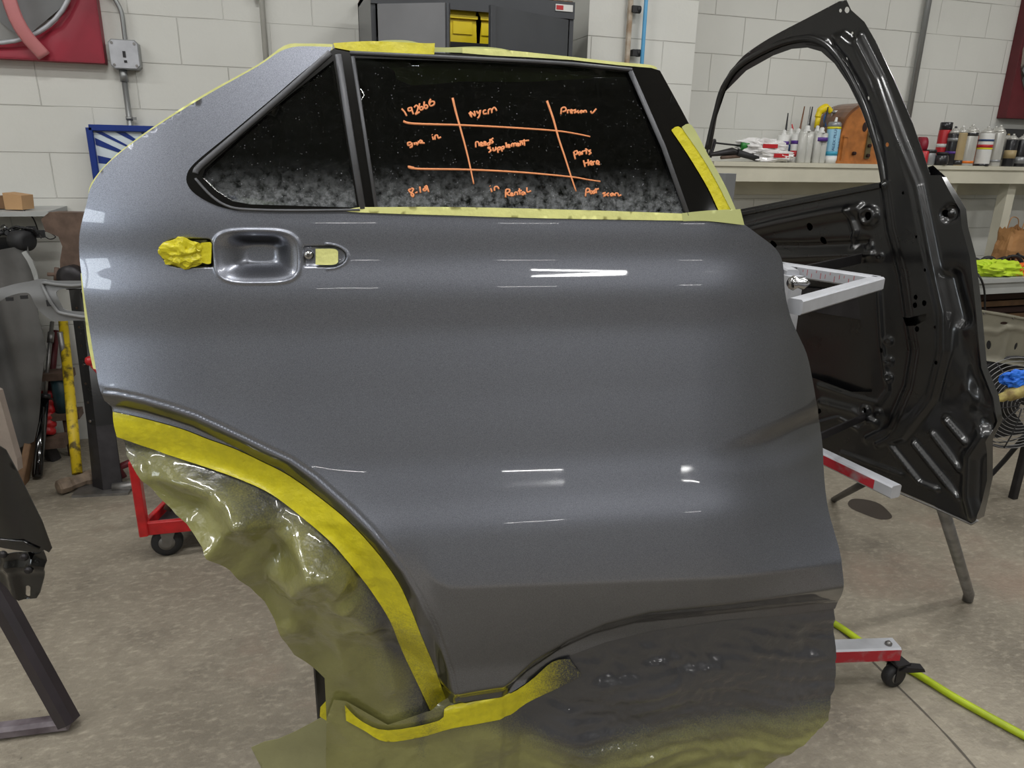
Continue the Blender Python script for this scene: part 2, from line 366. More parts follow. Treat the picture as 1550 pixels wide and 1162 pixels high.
class Surf:
    """A curved sheet standing in the room: upright plane (O, U, V, N) plus a relief G(u, v) towards N."""
    def __init__(s, O, U, V=(0, 0, 1), G=None):
        s.O = np.array(O, float); s.U = np.array(U, float)/np.linalg.norm(U); s.V = np.array(V, float)/np.linalg.norm(V)
        s.N = np.cross(s.U, s.V); s.N /= np.linalg.norm(s.N); s.V = np.cross(s.N, s.U); s.G = G or (lambda u, v: np.zeros(np.shape(u)))
    def pix(s, px, py, it=60):
        d = ray(px, py); g = 0.
        for _ in range(it):
            t = (np.dot(s.O-EYEP, s.N)+g)/np.dot(d, s.N); q = EYEP+d*t-s.O; u = q@s.U; v = q@s.V; g = .25*g+.75*float(s.G(np.array([u]), np.array([v]))[0])
        return (u, v)
    def pts(s, lst):
        A = np.array([p[:2] for p in lst], float); d = (A[:, :1]-775)/F_PX*rt-(A[:, 1:]-581)/F_PX*up+fw; g = np.zeros(len(A))
        for _ in range(60):
            t = (np.dot(s.O-EYEP, s.N)+g)/(d@s.N); q = EYEP+d*t[:, None]-s.O; u = q@s.U; v = q@s.V; g = .25*g+.75*s.G(u, v)
        return [(float(a), float(b)) for a, b in zip(u, v)]
    def to3(s, u, v, off=0.):
        u = np.asarray(u, float); v = np.asarray(v, float); g = s.G(u, v)+off
        return s.O+u[..., None]*s.U+v[..., None]*s.V+np.asarray(g)[..., None]*s.N
def resample(poly, sp, closed=True):
    out = []; n = len(poly)
    for i in range(n if closed else n-1):
        a = np.array(poly[i]); b = np.array(poly[(i+1) % n]); k = max(1, int(np.hypot(*(b-a))/sp+.5))
        for j in range(k): out.append(tuple(a+(b-a)*j/k))
    return out
def sheet(surf, poly, sp, thick=.001, holes=(), off=0., relief=None, dense=None, smooth=True, attr=None, hem=0.):
    """Triangulated sheet cut to a polygon in (u,v); returns MB and attrs"""
    bd = resample(poly, sp); hs = [resample(h, sp) for h in holes]
    pa = np.array(bd); lo = pa.min(0); hi = pa.max(0)
    gx, gy = np.meshgrid(np.arange(lo[0]+sp/2, hi[0], sp), np.arange(lo[1]+sp/2, hi[1], sp*.87))
    gx = gx+(np.arange(gx.shape[0]) % 2)[:, None]*sp/2
    gx = gx.ravel(); gy = gy.ravel()
    if dense:
        for (dp, dsp) in dense:
            da = np.array(dp); l2 = da.min(0); h2 = da.max(0)
            keep = ~inside(gx, gy, dp); dx, dy = np.meshgrid(np.arange(l2[0], h2[0], dsp), np.arange(l2[1], h2[1], dsp*.87))
            dx = dx+(np.arange(dx.shape[0]) % 2)[:, None]*dsp/2; dx = dx.ravel(); dy = dy.ravel(); k2 = inside(dx, dy, dp)
            gx = np.concatenate([gx[keep], dx[k2]]); gy = np.concatenate([gy[keep], dy[k2]])
    ok = inside(gx, gy, poly)
    for h in holes: ok &= ~inside(gx, gy, h)
    gx, gy = gx[ok], gy[ok]
    # keep interior points off the border
    allb = np.array(bd+[p for h in hs for p in h])
    if len(gx):
        keep = np.ones(len(gx), bool)
        for c0 in range(0, len(gx), 4000):
            d = np.hypot(gx[c0:c0+4000, None]-allb[None, :, 0], gy[c0:c0+4000, None]-allb[None, :, 1]).min(1); keep[c0:c0+4000] = d > sp*.4
        gx, gy = gx[keep], gy[keep]
    vin = [Vector(p) for p in bd]; ed = [(i, (i+1) % len(bd)) for i in range(len(bd))]
    for h in hs:
        o = len(vin); vin += [Vector(p) for p in h]; ed += [(o+i, o+(i+1) % len(h)) for i in range(len(h))]
    vin += [Vector((float(a), float(b))) for a, b in zip(gx, gy)]
    r = delaunay_2d_cdt(vin, ed, [], 0, 1e-7); vo = np.array([tuple(p) for p in r[0]]); fc = np.array([f for f in r[2] if len(f) == 3])
    cx = vo[fc].mean(1); ok = inside(cx[:, 0], cx[:, 1], poly)
    for h in holes: ok &= ~inside(cx[:, 0], cx[:, 1], h)
    fc = fc[ok]
    u, v = vo[:, 0], vo[:, 1]
    o1 = np.full(len(u), off)+(relief(u, v) if relief is not None else 0)
    p1 = surf.to3(u, v, o1)
    # orient to N
    a, b, c = fc[0]; nn = np.cross(p1[b]-p1[a], p1[c]-p1[a])
    if nn@surf.N < 0: fc = fc[:, ::-1]
    mb = MB(); n = len(u)
    if thick:
        p2 = surf.to3(u, v, o1-thick)
        edc = {}
        for f in fc:
            for i in range(3):
                e = (int(f[i]), int(f[(i+1) % 3])); edc[e] = 1
        bor = [e for e in edc if (e[1], e[0]) not in edc]
        F = [tuple(int(i) for i in f) for f in fc]+[tuple(int(i)+n for i in f[::-1]) for f in fc]
        mb.add(list(p1)+list(p2), F, smooth)
        # separate rim verts keep the edge crisp
        rv = []; rf = []
        for k, (i, j) in enumerate(bor):
            rv += [p1[i], p1[j], p2[j], p2[i]]; rf.append((4*k+1, 4*k, 4*k+3, 4*k+2))
        mb.add(rv, rf, False)
        at = None
        if attr:
            at = {}
            for kx, fn in attr.items():
                a0 = fn(u, v); rr = []
                for (i, j) in bor: rr += [a0[i], a0[j], a0[j], a0[i]]
                at[kx] = np.concatenate([a0, a0, np.array(rr)])
    else:
        mb.add(list(p1), [tuple(int(i) for i in f) for f in fc], smooth); at = {k: fn(u, v) for k, fn in attr.items()} if attr else None
    return mb, at
def text_mb(body, org, ex, ey, size, depth=.0008, extr=.0004):
    cu = bpy.data.curves.new('lettering', 'FONT'); cu.body = body; cu.size = 1; cu.extrude = 0; cu.resolution_u = 2
    o = bpy.data.objects.new('lettering', cu); C.objects.link(o); bpy.context.view_layer.update()
    me = bpy.data.meshes.new_from_object(o.evaluated_get(bpy.context.evaluated_depsgraph_get()))
    bpy.data.objects.remove(o); ex = Vector(ex); ey = Vector(ey); n = ex.cross(ey).normalized(); org = Vector(org); mb = MB()
    v1 = [org+ex*(p.co.x*size)+ey*(p.co.y*size)+n*depth for p in me.vertices]
    mb.add(v1, [tuple(p.vertices) for p in me.polygons]); bpy.data.meshes.remove(me); return mb

# ================================================================== STRUCTURE
X0, X1, Y0, YW = -5.0, 8.0, -15.0, 4.0
struct('floor', MB().box(((X0+X1)/2, (Y0+YW)/2, -.05), (X1-X0+.4, YW-Y0+.4, .1)), 'floor')
struct('ceiling', MB().box(((X0+X1)/2, (Y0+YW)/2, CEIL+.05), (X1-X0+.4, YW-Y0+.4, .1)), 'ceiling_white')
struct('wall_back', MB().box(((X0+X1)/2, YW+.1, CEIL/2), (X1-X0+.4, .2, CEIL)), 'wall')
struct('wall_left', MB().box((X0-.1, (Y0+YW)/2, CEIL/2), (.2, YW-Y0, CEIL)), 'wall')
struct('wall_right', MB().box((X1+.1, (Y0+YW)/2, CEIL/2), (.2, YW-Y0, CEIL)), 'wall')
struct('wall_front', MB().box(((X0+X1)/2, Y0-.1, CEIL/2), (X1-X0, .2, CEIL)), 'wall')
# unseen glowing window added in left side wall, for reflections on the door's rear edge
P('added_glow_pane', (.85, .93, 1.0), .3, emit=7.0, var=.02)
wf = MB()
for (y_, z_, sy_, sz_) in ((-2.2, 1.98, 1.9, .06), (-2.2, 2.82, 1.9, .06), (-3.12, 2.4, .06, .9), (-1.28, 2.4, .06, .9), (-2.2, 2.4, .04, .84)): wf.box((X0+.02, y_, z_), (.06, sy_, sz_))
struct('added_window_frame', wf, 'lamp_housing')
struct('added_window_pane', MB().box((X0+.01, -2.2, 2.4), (.01, 1.8, .8)), 'added_glow_pane')
YP = 3.68
a = at_y(890, 60, YP)[0]; b = at_y(1053, 60, YP)[0]
struct('wall_pilaster', MB().box(((a+b)/2, (YP+YW)/2, CEIL/2), (b-a, YW-YP, CEIL)), 'wall')
for i, (x, y) in enumerate(LAMPS):
    t = thing('ceiling_lamp', 'long white two-tube lamp on the ceiling, out of the picture', 'ceiling lamp', (x, y, CEIL-.12), 'ceiling tube lamps above the workshop')
    part('housing', MB().box((x, y, CEIL-.055), (1.26, .24, .11)), 'lamp_housing', t)
# saw-cut joint and oil stain in the concrete
def floor_strip(pix, wd, z):
    pts = smooth_pts([at_z(px, py, 0) for px, py in pix], 8); mb = MB(); vs = []
    for i, p in enumerate(pts):
        d = pts[min(i+1, len(pts)-1)]-pts[max(i-1, 0)]; d /= np.linalg.norm(d); s_ = np.array([-d[1], d[0], 0])*wd*(.6+.5*mnoise.noise(Vector(p)*14)); vs += [p+s_+[0, 0, z], p-s_+[0, 0, z]]
    return mb.add(vs, [(2*i, 2*i+1, 2*i+3, 2*i+2) for i in range(len(pts)-1)])
struct('trim_1', floor_strip([(1180, 900), (1262, 948), (1350, 1030), (1430, 1110), (1500, 1190)], .005, .0012), 'joint_dark')
mb = MB(); c = at_z(1317, 770, 0); n = 26
mb.add([c+[.075*math.cos(2*PI*k/n)*(1+.12*math.sin(3*2*PI*k/n)), .1*math.sin(2*PI*k/n), .001] for k in range(n)], [tuple(range(n))])
o = single('oil_stain', mb, 'stain', 'dark round oil spot on the concrete beneath the black door shell', 'stain')

# ================================================================== REAR DOOR
cR = np.array([math.cos(YAW), -math.sin(YAW), 0.])
a9 = YAW-math.radians(9)
DU = np.array([math.cos(a9), -math.sin(a9), 0.])
DO = at_d(700, 600, 1.21)
flat = Surf(DO, DU)
KN = [(0, -.068), (72, -.054), (150, -.038), (322, -.001), (345, .003), (390, .004), (440, .017), (500, .020), (600, .040), (700, .064), (760, .086), (800, .104), (870, .124), (940, .142), (1010, .160), (1080, .178), (1300, .26)]
DIAG = None
vt = np.linspace(-1.0, 1.0, 2001)
kv = np.array([Surf(DO, DU, G=lambda u, v, k=k: u*0+k[1]).pix(700, k[0])[1] for k in KN])[::-1]; kg = np.array([k[1] for k in KN])[::-1]
tab = np.interp(vt, kv, kg); ker = np.exp(-.5*(np.arange(-60, 61)/12.)**2); ker /= ker.sum()
tab = np.convolve(np.pad(tab, 60, mode='edge'), ker, 'valid')
UL0, UR0, UR1 = flat.pix(330, 600)[0], flat.pix(1030, 600)[0], flat.pix(1110, 600)[0]
def sm0(x, k): return k*np.logaddexp(0, x/k)        # soft max(0,x)
def G_base(u, v):
    return np.interp(v, vt, tab)-.55*np.maximum(0, UL0-u)**2-.9*np.maximum(0, u-UR0)**2*sstep(VLO, VHI, v)-.12*sm0(u-UR1, .02)*sstep(VLO, VHI, v)
VLO, VHI = -.45, -.15
BS = Surf(DO, DU, G=G_base)
_c = {}
def fu(px, py=600):
    if (px, py) not in _c: _c[(px, py)] = BS.pix(px, py)
    return _c[(px, py)][0]
def fv(py, px=700): fu(px, py); return _c[(px, py)][1]
CRL = [BS.pix(*p) for p in [(600, 845), (625, 852), (645, 866), (661, 880), (679, 888), (700, 889), (1272, 849), (1330, 845)]]
ARCH_O = [(152, 593), (179, 596), (217, 604), (256, 615), (295, 628), (334, 646), (372, 664), (411, 683), (439, 696), (477, 722), (505, 747), (534, 773), (562, 801), (590, 834), (614, 866), (636, 905), (656, 945), (670, 983), (683, 1021), (689, 1052)]
ARCH_T = [(158, 606), (172, 622), (217, 632), (275, 648), (314, 663), (353, 677), (392, 695), (440, 720), (496, 761), (534, 794), (572, 836), (603, 880), (623, 923), (636, 956), (661, 1017), (677, 1064)]
def G_crease(u, v):
    g = G_base(u, v); vc = np.interp(u, [q[0] for q in CRL], [q[1] for q in CRL]); am = sstep(fu(628, 850), fu(668, 880), u)
    bl = sm0(vc-v, .0015); g = g-am*.52*np.minimum(bl, .32)
    return g-(1-am)*.28*sm0(vc-v, .02)
CS = Surf(DO, DU, G=G_crease)
UC = sorted([CS.pix(*p) for p in [(600, 1062), (640, 1056), (690, 1050), (764, 1039), (775, 1031), (808, 1001), (860, 970), (916, 945), (984, 927), (1097, 915), (1277, 888), (1330, 880)]])
archo = CS.pts(ARCH_O); archo_ext = [CS.pix(110, 592)]+archo+[CS.pix(700, 1110)]
BELOW_A = archo_ext+[CS.pix(100, 1110)]
def G_door(u, v):
    g = G_crease(u, v)
    v1 = np.interp(u, [p[0] for p in UC], [p[1] for p in UC])
    g = g-np.minimum(.7*sm0(v1-v, .002), .055)
    ed = np.hypot((u-fu(1225))/(fu(1225)-fu(1105)), (v-fv(710))/(fv(675)-fv(710))); g = g-.010*sstep(1.25, .35, ed)
    # wheel arch lip
    d = seg_dist(u, v, archo_ext); ins = inside(u, v, BELOW_A)
    sd = np.where(ins, -d, d)
    g = g+.004*np.exp(-np.maximum(sd, 0)/.035)-1.05*np.minimum(sm0(-sd-.002, .002), .030)
    g = g-.003*np.exp(-((sd-.004)/.0022)**2)
    return g
DS = Surf(DO, DU, G=G_door)
HC = DS.pix(390, 388); PL = DS.pix(283, 383); PR = DS.pix(492, 388)
px_u = abs(DS.pix(400, 388)[0]-DS.pix(390, 388)[0])/10
def R_door(u, v):
    x = (u-HC[0])/(61*px_u); y = (v-HC[1])/(38.5*px_u)
    r = (np.abs(x)**3.6+np.abs(y)**3.6)**(1/3.6)
    g = -.030*(1-sstep(.30, 1.04, r))+.0026*np.exp(-((r-1.05)/.05)**2)
    # left pocket: pointed at its left end
    x = (u-PL[0])/(39*px_u); hw = np.where(x < -.2, np.sqrt(np.clip(1-((x+.2)/.8)**2, 0, 1)), 1)*22*px_u
    m1 = sstep(1.03, .93, np.abs(x))*sstep(0, 1, (hw-np.abs(v-PL[1]))/.0025)
    m1 = np.where(hw < 1e-4, 0, m1); g = g-.013*m1*sstep(1.0, .7, x)
    x = (u-PR[0])/(33*px_u); hw = np.where(x > .3, np.sqrt(np.clip(1-((x-.3)/.7)**2, 0, 1)), 1)*17*px_u
    m2 = sstep(1.03, .93, np.abs(x))*sstep(0, 1, (hw-np.abs(v-PR[1]))/.003); m2 = np.where(hw < 1e-4, 0, m2)
    g = g-.0045*m2+.0016*np.exp(-((np.hypot((u-PR[0])/(33*px_u), (v-PR[1])/(18*px_u))-1.08)/.07)**2)*(u > PR[0])
    return g
OUT_L = [(503, 71), (461, 70), (440, 72), (420, 80), (389, 101), (306, 148), (224, 200), (167, 244), (139, 280), (131, 308), (121, 350), (120, 381), (123, 412), (133, 484), (144, 551), (150, 585), (158, 606)]
BOT = [(678, 1064), (690, 1063), (770, 1050), (794, 1035), (826, 1015), (862, 992), (916, 972), (984, 955), (1097, 938), (1187, 931), (1264, 921)]
RIGHT = [(1268, 911), (1277, 888), (1272, 839), (1266, 815), (1254, 772), (1248, 727), (1245, 674), (1239, 629), (1230, 575), (1221, 535), (1207, 504), (1196, 477), (1188, 440), (1185, 399), (1174, 376), (1149, 356), (1122, 336)]
BELT = [(1112, 330), (900, 327), (700, 322), (545, 319), (389, 319)]
WIN_L = [(358, 318), (332, 312), (306, 300), (288, 285), (283, 267), (296, 246), (348, 203), (410, 151), (461, 107), (508, 72)]
rear = thing('car_door', 'grey metallic painted rear car door with orange writing on its dark glass', 'car door', at_z(690, 1060, .0)*[1, 1, 0]+[0, 0, .38])
outline = [tuple(p) for p in smooth_pts(OUT_L, 4)]+[tuple(p) for p in smooth_pts(ARCH_T[1:], 4)][:-1]+BOT+[tuple(p) for p in smooth_pts(RIGHT, 3)]+BELT+[tuple(p) for p in smooth_pts(WIN_L, 4)][:-1]
poly = DS.pts(outline)
LIPB = DS.pts([(a_+7, b_-9) for a_, b_ in ARCH_O]+ARCH_T[::-1])
EDGB = DS.pts([(690, 1040), (764, 1030), (808, 992), (860, 962), (916, 936), (984, 918), (1097, 906), (1277, 880), (1264, 921), (1097, 938), (984, 955), (916, 972), (862, 992), (826, 1015), (770, 1050), (690, 1063)])
CRB = [(a_, b_+.014) for a_, b_ in CRL]+[(a_, b_-.014) for a_, b_ in CRL[::-1]]
hz = DS.pts([(236, 342), (538, 342), (538, 436), (236, 436)])
mb, _ = sheet(DS, poly, .0075, .0016, relief=R_door, dense=[(hz, .0021), (LIPB, .0032), (EDGB, .004), (CRB, .0035)])
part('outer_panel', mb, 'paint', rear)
# inner shell of the door (thickness seen from the side)
inner = DS.pts([(480, 95), (300, 190), (180, 270), (150, 380), (165, 560), (300, 610), (470, 690), (600, 830), (680, 1000), (760, 1020), (850, 950), (1240, 880), (1225, 640), (1160, 420), (1110, 345), (560, 332), (400, 332), (300, 300), (280, 262), (480, 105)])
mb, _ = sheet(DS, inner, .03, .02, off=-.045); part('inner_shell', mb, 'black_ecoat', rear)
# window frame, glass
QG = [(505, 92), (433, 149), (361, 210), (311, 256), (307, 268), (327, 288), (352, 304), (380, 309), (541, 314)]
MG = [(538, 88), (700, 93), (850, 100), (950, 110), (1000, 222), (1037, 325), (572, 317)]
WOUT = [tuple(p) for p in smooth_pts(WIN_L, 4)][:-1]+[(508, 72), (530, 74), (657, 80), (800, 87), (865, 91), (937, 99), (985, 103), (998, 107), (1030, 165), (1070, 240), (1112, 330)]+BELT[1:]
qg, mg = DS.pts(QG), DS.pts(MG)
mb, _ = sheet(DS, DS.pts(WOUT), .02, .02, holes=[qg, mg], off=.003); part('window_frame', mb, 'black_gloss', rear)
DUSTV = DS.pix(700, 320)[1]
def dust_fn(u, v):
    vb = fv(325); return np.clip(.5*sstep(.09, .0, v-DUSTV)**2+.006, 0, 1)
mb, at = sheet(DS, DS.pts([(509, 84), (425, 149), (350, 212), (303, 256), (300, 270), (330, 296), (352, 310), (380, 315), (549, 318)]), .02, .004, off=-.004, attr={'dust': dust_fn}); qgl = part('quarter_glass', mb, 'glass', rear, attrs=at)
mb, at = sheet(DS, DS.pts([(532, 82), (700, 88), (850, 95), (958, 105), (1005, 222), (1043, 330), (566, 322)]), .02, .004, off=-.004, attr={'dust': dust_fn}); mgl = part('window_glass', mb, 'glass', rear, attrs=at)
def strip(surf, line, wd, off, h=.002):
    p = [surf.to3(a_, b_, off=off) for a_, b_ in surf.pts(line)]; return MB().tube(p, wd, 8, flat=h/wd, nrm=surf.N)
part('divider_bar', strip(DS, [(512, 83), (530, 200), (549, 316)], .0052, .004, .003), 'trim_grey', rear)
part('divider_bar', strip(DS, [(534, 86), (552, 200), (570, 317)], .0028, .004, .002), 'trim_grey', rear)
part('weatherstrip', strip(DS, [(953, 108), (1003, 222), (1040, 326)], .0042, .004, .003), 'trim_grey', rear)
part('weatherstrip', strip(DS, [tuple(p) for p in smooth_pts([(500, 80), (433, 140), (361, 202), (305, 250), (297, 262)], 4)], .0045, .005, .004), 'trim_grey', rear)
part('weatherstrip', strip(DS, [tuple(p) for p in smooth_pts([(297, 270), (322, 297), (350, 313), (389, 317), (460, 318), (545, 317)], 4)], .002, .005, .003), 'trim_grey', rear)
part('drip_rail', strip(DS, [(530, 80), (657, 86), (800, 93), (865, 97), (955, 106)], .0028, .005, .003), 'trim_grey', rear)
mb, _ = sheet(DS, DS.pts([(515, 78), (960, 98), (1055, 335), (560, 330), (290, 290), (290, 262)]), .05, .001, off=-.032); part('backing_sheet', mb, 'tint_back', rear, 'black sheet masking the inside of the glass')
mb, _ = sheet(DS, DS.pts([(548, 86), (955, 106), (960, 115), (900, 117), (800, 123), (700, 122), (650, 127), (622, 128), (600, 118), (597, 106), (575, 93)]), .02, .001, off=-.014); part('masking_liner', mb, 'paper_inside', rear, 'olive masking paper showing through the top of the glass')
# bolt in the handle pocket
c3 = lambda px, py, off: Vector(DS.to3(*DS.pix(px, py), off=off))
mb = MB().lathe([(.004, 0), (.0075, 0), (.0085, .003), (.007, .007), (.003, .009)], c3(467, 386, -.004), DS.N, 16)
part('screw', mb, 'chrome', rear)
# handwriting, in crop coordinates (3.875 px per px, offset 580,120)
WR = {'grid_line': ['118,245 160,258 300,264 450,268 700,280 1000,300 1130,318 1218,336', '180,520 148,512 200,525 500,530 800,545 1100,572 1200,588 1278,600', '408,108 430,200 455,290 490,420 515,530 533,615', '963,125 1000,230 1030,340 1070,460 1105,570 1135,658'],
 'handwritten_number': ['108,172 125,190 138,215', '165,165 148,170 150,185 168,180 165,162 172,190 178,205', '182,165 195,152 205,165 198,190 190,205 215,190', '215,140 212,160 220,180 235,172 228,160 215,168', '242,130 240,155 250,172 262,160 252,150 242,158', '280,115 270,135 278,155 298,148 300,132 282,130 275,142'],
 'handwritten_initials': ['505,195 520,222 512,190 540,215 535,185', '548,185 560,200 572,180 565,215 555,228', '605,180 590,185 592,202 610,200', '618,205 620,180 635,175 640,198 640,178 655,165 668,185'],
 'handwritten_prescan': ['1045,205 1050,170 1070,165 1075,182 1055,190', '1085,200 1085,182 1098,182', '1100,192 1115,185 1105,178 1102,195 1115,198', '1135,178 1120,182 1135,190 1122,198', '1150,182 1140,190 1152,198', '1170,182 1158,188 1165,197 1172,184 1176,196', '1180,196 1182,184 1192,184 1196,195', '1220,185 1230,198 1253,172'],
 'handwritten_give_in': ['165,370 145,372 148,388 165,382 168,372 170,395 155,400', '182,370 185,385', '192,368 200,385 208,362', '215,375 230,365 218,358 214,372 245,374', '290,335 295,355', '287,324 289,327', '305,355 305,332 318,328 325,345 340,338'],
 'handwritten_needs': ['545,400 545,370 560,370 565,392', '572,385 585,378 575,370 572,390 590,390', '592,382 605,374 595,366 593,386 608,384', '625,372 612,378 618,388 628,378 628,350 630,382', '648,345 636,355 646,368 636,376'],
 'handwritten_supplement': ['632,398 615,402 635,415 620,430', '645,400 648,418 660,415 662,398 665,415', '672,402 676,432', '672,402 688,398 686,412 675,414', '695,398 700,425', '695,398 710,394 708,408 698,410', '722,370 726,402', '732,395 745,388 735,383 732,398 748,398', '755,396 756,380 766,378 768,394 770,378 780,376 783,392', '788,388 798,380 790,376 788,390 802,390', '806,390 808,374 818,372 820,386', '828,352 832,390', '800,365 858,358'],
 'handwritten_parts': ['1120,425 1130,470', '1122,425 1140,420 1140,438 1125,442', '1160,425 1148,432 1155,445 1163,430 1168,444', '1172,442 1170,425 1182,422', '1192,405 1196,440', '1182,420 1205,414', '1222,415 1208,422 1222,432 1208,442'],
 'handwritten_here': ['1178,475 1188,515', '1205,470 1208,508', '1180,495 1208,488', '1216,496 1230,490 1222,480 1215,496 1232,504', '1236,504 1236,486 1246,482', '1255,495 1270,488 1258,478 1254,496 1274,500'],
 'handwritten_date': ['165,645 150,650 160,665 178,675 175,690 165,680 168,665 178,645 165,640', '188,668 202,662', '215,630 220,668', '258,640 245,640 235,648 245,655 258,640 255,625 242,635', '258,632 268,662'],
 'handwritten_in': ['632,640 640,662', '627,625 629,628', '655,655 655,635 670,630 682,645'],
 'handwritten_rental': ['720,695 722,650 742,648 742,662 724,670 745,685', '750,680 762,672 752,668 750,684 768,682', '772,682 775,665 788,665 790,680', '800,640 805,680', '792,658 815,652', '828,660 815,668 822,680 832,664 836,678', '845,635 848,662 870,655'],
 'handwritten_post_scan': ['1190,688 1195,645 1212,645 1212,660 1196,664', '1225,655 1216,662 1224,672 1232,662 1225,655', '1246,652 1236,658 1246,666 1234,672', '1250,640 1254,670', '1242,652 1268,642', '1308,665 1292,670 1308,680 1294,688', '1328,668 1314,676 1326,686', '1350,668 1336,676 1344,686 1352,670 1358,685', '1364,686 1366,670 1380,670 1385,685 1400,678']}
for nm, strokes in WR.items():
    mb = MB()
    for st in strokes:
        q = [tuple(map(float, c.split(','))) for c in st.split()]; q = [(580+x/3.875, 120+y/3.875) for x, y in q]
        ln = [DS.to3(a_, b_, off=-.0036) for a_, b_ in DS.pts([tuple(t) for t in smooth_pts(q, 4)])]
        if nm == 'grid_line':
            k = len(ln); rr = [.0021-.0009*i/k for i in range(k)]
            part('grid_line', MB().tube(ln, rr, 6, flat=.4, nrm=DS.N), 'ink', mgl, 'orange marker line'); continue
        mb.tube(ln, .00155, 6, flat=.5, nrm=DS.N)
    if mb.v: part(nm, mb, 'ink', mgl, 'orange handwriting')

# ------------------------------------------------------------------ masking paper and tape
archt = DS.pts(ARCH_T)
def folds(u, v, amp, seed, k=9, f=(8, 26), sharp=1.0):
    r = random.Random(seed); h = np.zeros(np.shape(u))
    wu = u+.03*np.sin(17*v+seed)+.02*np.sin(31*u+9*v); wv = v+.03*np.sin(13*u+2*seed)
    for i in range(k):
        a = r.uniform(0, PI); fr = r.uniform(*f); ph = r.uniform(0, 6)
        t = (math.cos(a)*wu+math.sin(a)*wv)*fr+ph; tri = np.abs((t % 2)-1)
        m = .5+.5*np.sin(r.uniform(3, 9)*u+r.uniform(0, 6))*np.cos(r.uniform(3, 9)*v+r.uniform(0, 6))
        h += (tri-.5)*m*12/fr
    return amp*h/k*2
ARCH_LOW = [(178, 660), (265, 690), (340, 715), (400, 740), (441, 768), (496, 814), (526, 847), (560, 890), (590, 937), (608, 982), (637, 1043), (658, 1088)]
RID = [([(150, 740), (260, 745), (345, 757), (395, 770)], .018), ([(385, 750), (345, 810), (300, 860)], .03), ([(388, 765), (440, 810), (470, 870), (545, 875)], .03), ([(440, 905), (500, 915), (545, 870)], .03), ([(500, 930), (560, 960), (585, 920), (600, 890)], .02), ([(250, 690), (225, 720), (300, 735)], .012), ([(520, 800), (480, 850), (440, 900)], .02), ([(560, 985), (590, 1050), (600, 1100)], .015), ([(500, 1000), (520, 1080), (530, 1160)], .012)]
ridl = [(CS.pts(l), h) for l, h in RID]
BOTC = [DS.pix(*p) for p in [(524, 1068), (587, 1103), (679, 1066), (772, 1051), (826, 1003), (862, 985), (984, 956), (1097, 940), (1264, 921)]]
_o = sorted([(q[1], float(G_door(np.array([q[0]]), np.array([q[1]]))[0])) for q in resample(archt, .02, False)])
AGV = [q[0] for q in _o]; AGG = [q[1] for q in _o]
UTIP = DS.pix(705, 1050)[0]; TIPG = float(G_door(np.array([UTIP]), np.interp(np.array([UTIP]), [p[0] for p in BOTC], [p[1] for p in BOTC]))[0])
def G_arch(u, v):
    g = np.interp(v, AGV, AGG)-.004; d = seg_dist(u, v, archt); f = sstep(.035, .10, d)
    vb_ = np.interp(u, [p[0] for p in BOTC], [p[1] for p in BOTC]); f = f*sstep(-.01, .07, v-vb_); g = g-.40*np.minimum(d, .06)-.06*np.minimum(d, .35)+f*(folds(u, v, .085, 3, 8, (6, 16))+folds(u, v, .055, 33, 7, (16, 36)))-.02*sstep(.05, .0, v-vb_); wb = sstep(.26, .02, v-vb_)*sstep(.0, .05, d); g = g*(1-wb)+wb*(TIPG-.012)
    for l, h in ridl:
        g = g+f*h*1.3*np.maximum(0, 1-seg_dist(u, v, l)/.055)
    return g
PA = Surf(DO, DU, G=G_arch)
ap = [(160, 600), (170, 622), (190, 690), (210, 725), (238, 752), (265, 780), (305, 830), (340, 860), (385, 898), (400, 912), (415, 940), (445, 993), (491, 1028), (494, 1090), (524, 1095), (584, 1115), (640, 1105), (684, 1078), (680, 1000), (650, 930), (600, 850), (540, 770), (450, 700), (390, 670), (315, 645), (240, 622)]
spr_arch = lambda u, v: np.clip(.62*sstep(.10, .04, seg_dist(u, v, archt)+.02*np.sin(u*40)*np.cos(v*33))+.35*np.exp(-np.maximum(0, seg_dist(u, v, archt)-.045)/.06)+.75*np.exp(-((u-fu(600))/.06)**2-((v-fv(1020))/.09)**2)-.05, 0, 1)
mb, at = sheet(PA, PA.pts(ap), .006, .0004, off=-.004, attr={'spray': spr_arch})
single('masking_paper', mb, 'paper_glossy', 'crumpled olive masking paper filling the wheel arch of the grey door', 'masking paper', attrs=at)
# lower sheet
UCu = [p[0] for p in UC]; 
def G_low(u, v):
    vb = np.interp(u, [p[0] for p in BOTC], [p[1] for p in BOTC]); uu = np.maximum(u, UTIP); gd = G_door(uu, np.interp(uu, [p[0] for p in BOTC], [p[1] for p in BOTC]))
    d = np.maximum(0, vb-v); g = gd-.002+.10*np.minimum(d, .12)*sstep(fu(620), fu(800), u)-.0
    g = np.where(v > vb, np.where(u > UTIP, G_door(u, v), gd)-.012*sstep(0, .01, v-vb), g)
    f = sstep(.01, .10, d)
    g = g+f*folds(u, v, .046, 11, 9, (5, 14))+sstep(.0, .04, d)*folds(u, v*1.6, .050, 21, 9, (22, 60))*sstep(fu(760), fu(950), u)
    return g-.02*sstep(fu(1180), fu(1300), u)
PLW = Surf(DO, DU, G=G_low)
lp = [(524, 1062), (587, 1098), (660, 1070), (690, 1050), (772, 1040), (826, 990), (862, 972), (984, 944), (1097, 928), (1187, 921), (1262, 912), (1263, 960), (1264, 1033), (1255, 1091), (1223, 1123), (1155, 1165), (1080, 1210), (800, 1260), (560, 1260), (497, 1230), (493, 1150), (494, 1090), (505, 1060)]
